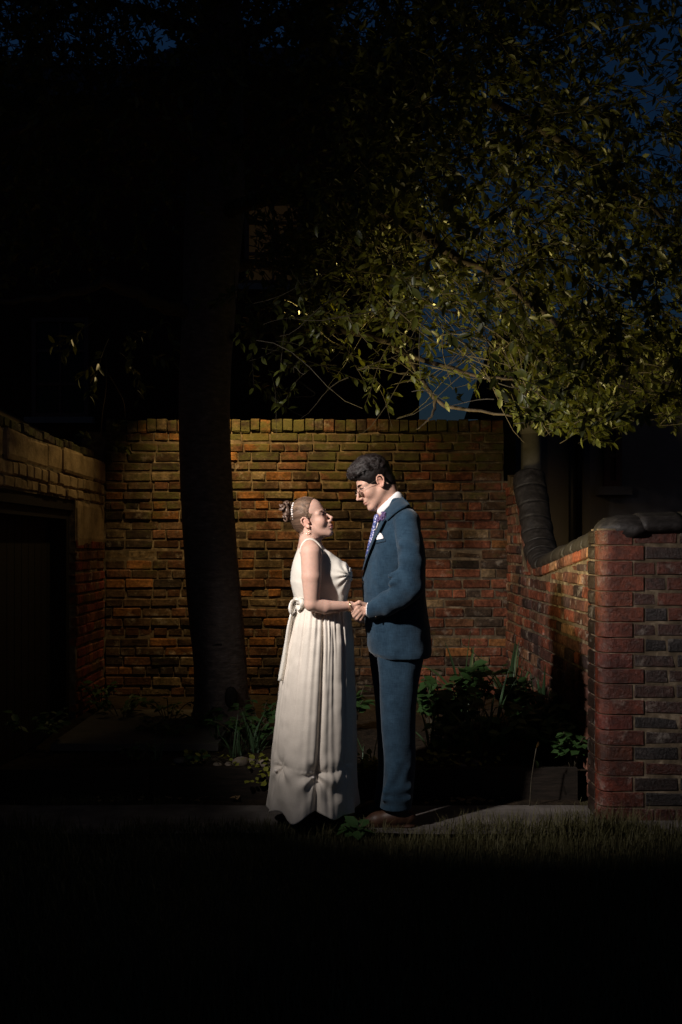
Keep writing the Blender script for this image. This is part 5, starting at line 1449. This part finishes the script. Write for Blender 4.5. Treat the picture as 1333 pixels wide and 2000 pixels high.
for i in range(46):                                              # loose curls of the bun
    c_ = np.array(BUN)+np.array((rr.uniform(-0.024, 0.016), rr.uniform(-0.040, 0.036), rr.uniform(-0.038, 0.038)))
    a0 = rr.uniform(0, 6.3); R_ = rr.uniform(0.010, 0.020); n_ = Vector((rr.uniform(-1, 1), rr.uniform(-1, 1), rr.uniform(-1, 1))).normalized(); u_ = n_.orthogonal().normalized(); w_ = n_.cross(u_)
    pts = []
    for j in range(9):
        a = a0+4.2*j/8; q = np.array(u_)*math.cos(a)*R_+np.array(w_)*math.sin(a)*R_+np.array(n_)*0.006*(j/8-0.5); pts.append(Vector(TB(*(c_+q))))
    mb.tube(pts, [0.0028, 0.005, 0.0062, 0.0068, 0.0066, 0.006, 0.005, 0.004, 0.002], 6, 0.7)
mb.sphere(tuple(TB(*BUN)), 0.030, 12, 8)
bun = mb.build('bun', M['hair_bun'], bride)
mb = MB()
for i in range(46):                                              # wisps at nape, temples and bun
    k = rr.random()
    if k < 0.7: p0 = TB(-0.075+rr.uniform(-.02, .03), -rr.uniform(0.02, 0.060), rr.uniform(-0.04, -0.01)); d = np.array((rr.uniform(0.0, 0.05), -0.01, -rr.uniform(0.03, 0.07)))
    else: p0 = TB(BUN[0]-0.02, rr.uniform(-.02, .03), BUN[2]+rr.uniform(-.03, .035)); d = np.array((-rr.uniform(0.01, 0.025), rr.uniform(-.01, .01), rr.uniform(-0.02, 0.025)))
    p0 = Vector(p0); d = Vector(d); mb.tube([p0, p0+d*0.5+Vector((rr.uniform(-1, 1)*.004, 0, rr.uniform(-1, 1)*.004)), p0+d], [0.0006, 0.0006, 0.0003], 4)
hs = [(0.16, 0.10, 0.065)]*len(mb.v)
for i, pts in enumerate(strands_b):
    pp_ = [hb.find_nearest(Vector(p)) for p in pts]; pp_ = [h[0]+h[1]*(0.0006+0.0012*(i % 5)/4) for h in pp_]; c3 = Vector(TB(-0.014, 0, 0.044)); pp_[0] = c3+(Vector(pts[0])-c3)*0.962; pp_[1] = pp_[1].lerp(c3+(Vector(pts[1])-c3)*0.985, 0.6)
    n0 = len(mb.v); mb.tube(pp_, [0.0003, 0.0005, 0.0007, 0.0007, 0.0007, 0.0007, 0.0006, 0.0003], 3, cap=False)
    q3 = TB.inv(np.array(pts[3])); f3 = math.atan2(q3[1], q3[2]-0.02+0.25*(q3[0]+0.1)); k_ = min(1, max(0, 0.45+0.75*float(vnoise(np.array([f3*9, q3[0]*5, 0]), 1, 4)*0.8+vnoise(np.array([f3*24, q3[0]*8, 0]), 1, 5)*0.6)+rr.uniform(-0.2, 0.2))); c_ = tuple(x*(1-k_)+y*k_ for x, y in zip((0.034, 0.019, 0.012), (0.27, 0.17, 0.11)))
    hs += [c_]*(len(mb.v)-n0)
mk('hair_strands', mb.v, mb.f, M['hair_strands'], bride, True, np.array(hs, np.float32))

pin = None
for i in range(8):
    t_ = i/7; p = b(573.5-3.0*math.sin(t_*3.1), 983+t_*30, -0.036-0.012*math.sin(t_*3.1))
    mb = MB(); mb.sphere(tuple(p), 0.0060 if i % 2 else 0.0046, 10, 7); mb.build('pearl', M['pearl'], bun)
for s in (-1, 1):
    mb = MB(); p = Vector(TB(-0.006, s*0.084, -0.036)); mb.tube([p, p+Vector((0, 0, -0.020))], 0.0010, 5); mb.sphere(tuple(p+Vector((0, 0, -0.022))), 0.0035, 8, 6); mb.sphere(tuple(p+Vector((-0.010, 0, -0.030))), 0.0032, 8, 6); mb.sphere(tuple(p+Vector((0.004, 0, -0.034))), 0.0026, 8, 6); mb.tube([p+Vector((0, 0, -0.012)), p+Vector((-0.010, 0, -0.028))], 0.0009, 5); mb.sphere(tuple(p), 0.003, 8, 6); mb.build('earring', M['metal'], bride)
mb = MB(); c_ = Vector(b(681, 1184.5, -.142)); ax = (Vector(b(684, 1184, -.14))-Vector(b(645, 1187, -.17))).normalized(); u_ = Vector((0, 0, 1)); u_ = (u_-ax*u_.dot(ax)).normalized(); w_ = ax.cross(u_)
mb.tube([c_+(u_*math.cos(2*math.pi*k/20)+w_*math.sin(2*math.pi*k/20))*0.0285 for k in range(21)], 0.0022, 6, cap=False); mb.build('bracelet', M['metal'], bride)

# bodice
Df = Field((-0.34, 4.78, 1.05), (0.12, 5.22, 1.50), 0.0036)
Df.loft(rows_b, 0.0, grow=0.006)
for s in (-1, 1):
    Df.ell(b(657, 1124, s*.066), (0.069, 0.070, 0.060), None, 0.06); Df.cone(b(640, 1090, s*.095), b(663, 1116, s*.070), 0.030, 0.045, 0.04); Df.cone(b(664, 1130, s*.06), b(657, 1172, s*.06), 0.050, 0.052, 0.04)
for s in (-1, 1):
    Df.cone(b(609, 1050, s*.245), b(611, 1120, s*.245), 0.100, 0.088, 0.004, 's')
    Df.cone(b(626, 1060, s*.24), b(640, 1085, s*.20), 0.085, 0.07, 0.004, 's')
Df.ell(b(640, 1050), (0.095, 0.085, 0.085), None, 0.004, 's')
Df.ell(b(600, 1040), (0.06, 0.075, 0.055), None, 0.004, 's')
V, Q = Df.mesh(); V = lap(V, Q, 1, 0.5); N_ = vnormals(V, Q)
bodb0 = bvh_of(V, Q)
px = 666.5+V[:, 0]*F/V[:, 1]; py = HY-(V[:, 2]-CAMH)*F/V[:, 1]
# gathers fan out from the middle of the bust
cx_, cz_ = b(682, 1122)[0], b(682, 1122)[2]
ang = np.arctan2(V[:, 2]-cz_, cx_-V[:, 0]); dist_ = np.hypot(V[:, 2]-cz_, cx_-V[:, 0])
am = np.clip(1-np.abs(dist_-0.03)/0.085, 0, 1)
V = V+N_*(0.0042*am*np.sin(ang*11+3*vnoise(V, 14, 3))+0.002*vnoise(V, 22, 5))[:, None]
bod = mk('bodice', V, Q, M['satin'], bride)
for s in (-1, 1):
    pts = spline([b(588, 1080, s*.115), b(592, 1066, s*.118), b(601, 1057.0, s*.112), b(612, 1057.5, s*.108), b(624, 1065, s*.110), b(634, 1077, s*.112), b(640, 1090, s*.110), b(642, 1104, s*.105)], 26)
    v = []; f = []
    for i, p in enumerate(pts):
        h = bodyb.find_nearest(p); nn_ = h[1]; base = h[0]+nn_*0.004
        t_ = (pts[min(i+1, 25)]-pts[max(i-1, 0)]).normalized(); sd = t_.cross(nn_).normalized(); w = 0.011
        v += [tuple(base+sd*w), tuple(base+nn_*0.002), tuple(base-sd*w), tuple(base-sd*w-nn_*0.004), tuple(base+sd*w-nn_*0.004)]
    for i in range(25):
        for j in range(5): f.append((i*5+j, i*5+(j+1) % 5, i*5+5+(j+1) % 5, i*5+5+j))
    f += [(4, 3, 2, 1, 0), tuple(125+j for j in range(5))]
    mk('strap', v, f, M['ivory'], bod)
for i in range(9):
    a, c_ = 668+i*1.55+(i > 4)*-0.6*(i-4), 1100+i*5.0; p = bodb0.find_nearest(Vector(b(a+8, c_, -0.03))); mb = MB(); mb.sphere(tuple(p[0]+p[1]*0.003), 0.003, 8, 6); mb.build('pearl_trim', M['pearl'], bod)

# skirt
srow = [(1166, 577, 673, .126), (1178, 575, 676, .135), (1190, 572, 682, .150), (1220, 566, 687, .185), (1250, 560, 690.5, .205), (1305, 551, 692.5, .225), (1395, 539, 695, .245), (1470, 531, 696, .258), (1520, 527, 697, .262), (1550, 524, 699, .265), (1600, 522, 700, .268)]
A = np.array([((b(0, r[0])[2]), (b(r[1], 0)[0]+b(r[2], 0)[0])/2, (b(r[2], 0)[0]-b(r[1], 0)[0])/2, r[3]) for r in srow][::-1])
nth, nz = 420, 150
rs = np.random.default_rng(4)
th = np.linspace(0, 2*math.pi, nth, endpoint=False)      # 0 = towards the groom, 3pi/2 = towards the camera
ztop = A[-1, 0]
hem = 0.088+0.008*np.sin(3*th+1)+0.006*np.sin(7*th)
def bump_(c, w): d = np.angle(np.exp(1j*(th-c))); return np.exp(-(d/w)**2)
CAMT = 1.5*math.pi
hem = hem-0.022*bump_(CAMT-0.35, 0.25)+0.01*bump_(CAMT+0.3, 0.2)
bigk = [(k, rs.uniform(0, 6.28), rs.uniform(0.4, 1.0)/k**0.35) for k in (3, 4, 5, 6, 7)]
smk = [(k, rs.uniform(0, 6.28), rs.uniform(0.4, 1.0)) for k in range(22, 46, 2)]
Vs = np.zeros((nz, nth, 3))
swags = [(CAMT+0.085, 0.305, 1.0), (CAMT-0.86, 0.325, 0.6), (CAMT+0.85, 0.33, 0.3), (math.pi*0.5, 0.33, 0.8)]
for i in range(nz):
    s_ = i/(nz-1)
    z = ztop+(hem-ztop)*s_
    cx_ = np.interp(z, A[:, 0], A[:, 1]); rx = np.interp(z, A[:, 0], A[:, 2]); ry = np.interp(z, A[:, 0], A[:, 3])
    thw = th+0.11*np.sin(s_*4+2*th)*s_
    big = sum(a*np.cos(k*thw+p) for k, p, a in bigk)/2.2; big = np.sign(big)*np.abs(big)**0.8
    sm = sum(a*np.cos(k*th+p) for k, p, a in smk)/3.0
    fold = big*0.0105*np.clip(s_*2.2, 0, 1)*(0.7+0.5*s_)+sm*0.0050*np.exp(-s_*5.0)*np.clip(s_*14, 0, 1)+sm*0.0012
    # deep pleats on the camera side
    for c_, w, dp in ((CAMT+0.09, 0.055, 0.024), (CAMT+0.42, 0.06, 0.016), (CAMT-0.55, 0.06, 0.007), (CAMT+0.75, 0.06, 0.012), (CAMT-1.0, 0.06, 0.008), (CAMT+0.24, 0.04, 0.012)):
        fold = fold-dp*bump_(c_+0.05*math.sin(s_*3), w*(0.6+0.6*s_))*np.clip(s_*5, 0, 1)*(1.0 if c_ == CAMT+0.09 else max(0, 1-s_*(2.2 if c_ == CAMT+0.24 else 1.25)))
    x = cx_+(rx+fold*0.8)*np.cos(th); y = YB+(ry+fold*1.15)*np.sin(th)
    dxm = 0
    for c_, zc, k_ in swags:
        d = np.angle(np.exp(1j*(th-c_)))*0.26; dz = z-zc; rad = np.hypot(d, dz)+1e-4
        an = np.arctan2(d, -dz)
        w = np.exp(-(rad/0.13)**2)*k_
        pull = -0.036*np.exp(-(rad/0.045)**2)*k_
        below = np.where(dz < 0.01, 1.0, 0.25)
        rid = 0.016*np.sin(an*6.0+0.8)*np.clip(rad/0.03, 0, 1)*w*below + 0.007*np.exp(-((rad-0.075)/0.04)**2)*below*k_*(np.abs(d) > 0.012)
        x = x+np.cos(th)*(pull+rid); y = y+np.sin(th)*(pull+rid)
        z = z+0.028*np.exp(-(d/0.075)**2)*np.clip(-dz/0.2, 0, 1)*k_
    Vs[i] = np.stack([x, y, z], 1)
fl = 0.010*np.clip((np.linspace(0, 1, nz)-0.93)/0.07, 0, 1)
Vs[:, :, 0] += fl[:, None]*np.cos(th)*np.sin(9*th)*1.2; Vs[:, :, 1] += fl[:, None]*np.sin(th)*np.sin(9*th)*1.2
Vs = Vs+0.0022*vnoise(Vs, 26, 8)[..., None]*np.stack([np.cos(th), np.sin(th), th*0], 1)[None]
V = Vs.reshape(-1, 3); I = np.arange(nz*nth).reshape(nz, nth)
Q = np.stack([I[:-1], np.roll(I, -1, 1)[:-1], np.roll(I, -1, 1)[1:], I[1:]], -1).reshape(-1, 4)[:, ::-1]
inn = V.copy(); inn[:, 0] = inn[:, 0]-0.003*np.tile(np.cos(th), nz); inn[:, 1] -= 0.003*np.tile(np.sin(th), nz)
off = len(V); rim = np.stack([I[-1], np.roll(I[-1], -1), np.roll(I[-1], -1)+off, I[-1]+off], -1)[:, ::-1]
skirt = mk('skirt', np.concatenate([V, inn]), np.concatenate([Q, Q[:, ::-1]+off, rim]), M['ivory'], bride)
skb = bvh_of(V, Q)
for px_, py_ in ((611, 1519), (540, 1505)):
    p = ray_pt(skb, px_, py_, 0.004); mb = MB(); mb.sphere(tuple(p), 0.007, 12, 8); mb.build('swag_button', M['pearl'], skirt)
# waistband and bow
v = []; f = []; nb = 60
for hgt, gr in ((0.014, 0.000), (0.014, 0.008), (-0.014, 0.011), (-0.014, 0.002)):
    zz = b(0, 1172)[2]+hgt; cx_ = np.interp(zz, A[:, 0], A[:, 1]); rx = np.interp(zz, A[:, 0], A[:, 2]); ry = np.interp(zz, A[:, 0], A[:, 3])
    for k in range(nb): a = 2*math.pi*k/nb; v.append((cx_+(rx+gr)*math.cos(a), YB+(ry+gr)*math.sin(a), zz))
for r in range(3):
    for k in range(nb): f.append((r*nb+k, r*nb+(k+1) % nb, (r+1)*nb+(k+1) % nb, (r+1)*nb+k))
mk('waistband', v, [q[::-1] for q in f], M['satin'], bride)
def ribbon(pts, w, n, wd=(0, 1, 0), tw=0.0):
    P = spline(pts, n); v = []; f = []
    for i, p in enumerate(P):
        t_ = (P[min(i+1, n-1)]-P[max(i-1, 0)]).normalized(); d = Vector(wd); d = Matrix.Rotation(tw*i/(n-1), 3, t_) @ d; d = (d-t_*d.dot(t_)).normalized(); nn_ = t_.cross(d); ww = w if not hasattr(w, '__len__') else np.interp(i/(n-1), np.linspace(0, 1, len(w)), w)
        v += [tuple(p-d*ww), tuple(p+nn_*0.004), tuple(p+d*ww), tuple(p-nn_*0.002)]
    for i in range(n-1):
        for j in range(4): f.append((i*4+j, i*4+(j+1) % 4, i*4+4+(j+1) % 4, i*4+4+j))
    f += [(3, 2, 1, 0), tuple((n-1)*4+j for j in range(4))]
    return v, f
bow = MB()
for pts, w, wd, tw in [([b(580, 1171, -.055), b(571, 1176, -.085), b(569, 1190, -.10), b(574, 1196, -.09), b(581, 1180, -.065)], [.010, .020, .026, .020, .008], (0.3, 1, 0.2), 0.3),
                       ([b(580, 1171, -.05), b(588, 1172, -.115), b(592, 1182, -.13), b(586, 1190, -.11), b(580, 1178, -.06)], [.008, .016, .020, .016, .008], (0.6, 0.6, 0.5), 0.2),
                       ([b(578, 1176, -.06), b(571, 1200, -.09), b(566, 1225, -.10), b(561, 1262, -.10), b(556, 1300, -.105), b(549, 1330, -.11)], [.010, .020, .022, .022, .022, .020], (0.4, 1, 0), 0.5),
                       ([b(577, 1176, -.04), b(568, 1205, -.05), b(560, 1240, -.05), b(552, 1285, -.05), b(545, 1325, -.05)], [.010, .018, .020, .020, .018], (0, 1, 0), -0.4)]:
    bow.add(*ribbon(pts, w, 20, wd, tw))
bow.sphere(tuple(b(580, 1173, -.065)), (0.011, 0.013, 0.012), 10, 7)
bow.build('bow', M['satin'], bride)
# shoes under the hem
for s in (-1, 1):
    Sf = Field((-0.22, YB+s*.08-0.06, -0.005), (0.06, YB+s*.08+0.06, 0.12), 0.004)
    q = lambda a, z: (b(a, 1600)[0], YB+s*.08, z)
    Sf.cone(q(600, 0.045), q(640, 0.035), 0.032, 0.032, 0.02); Sf.cone(q(640, 0.035), q(672, 0.026), 0.032, 0.020, 0.02); Sf.cone(q(605, .05), q(603, .10), .03, .03, .02)
    V, Q = Sf.mesh(); V[:, 2] = np.maximum(V[:, 2], 0.013); mk('shoe', V, Q, M['shoe'], bride)
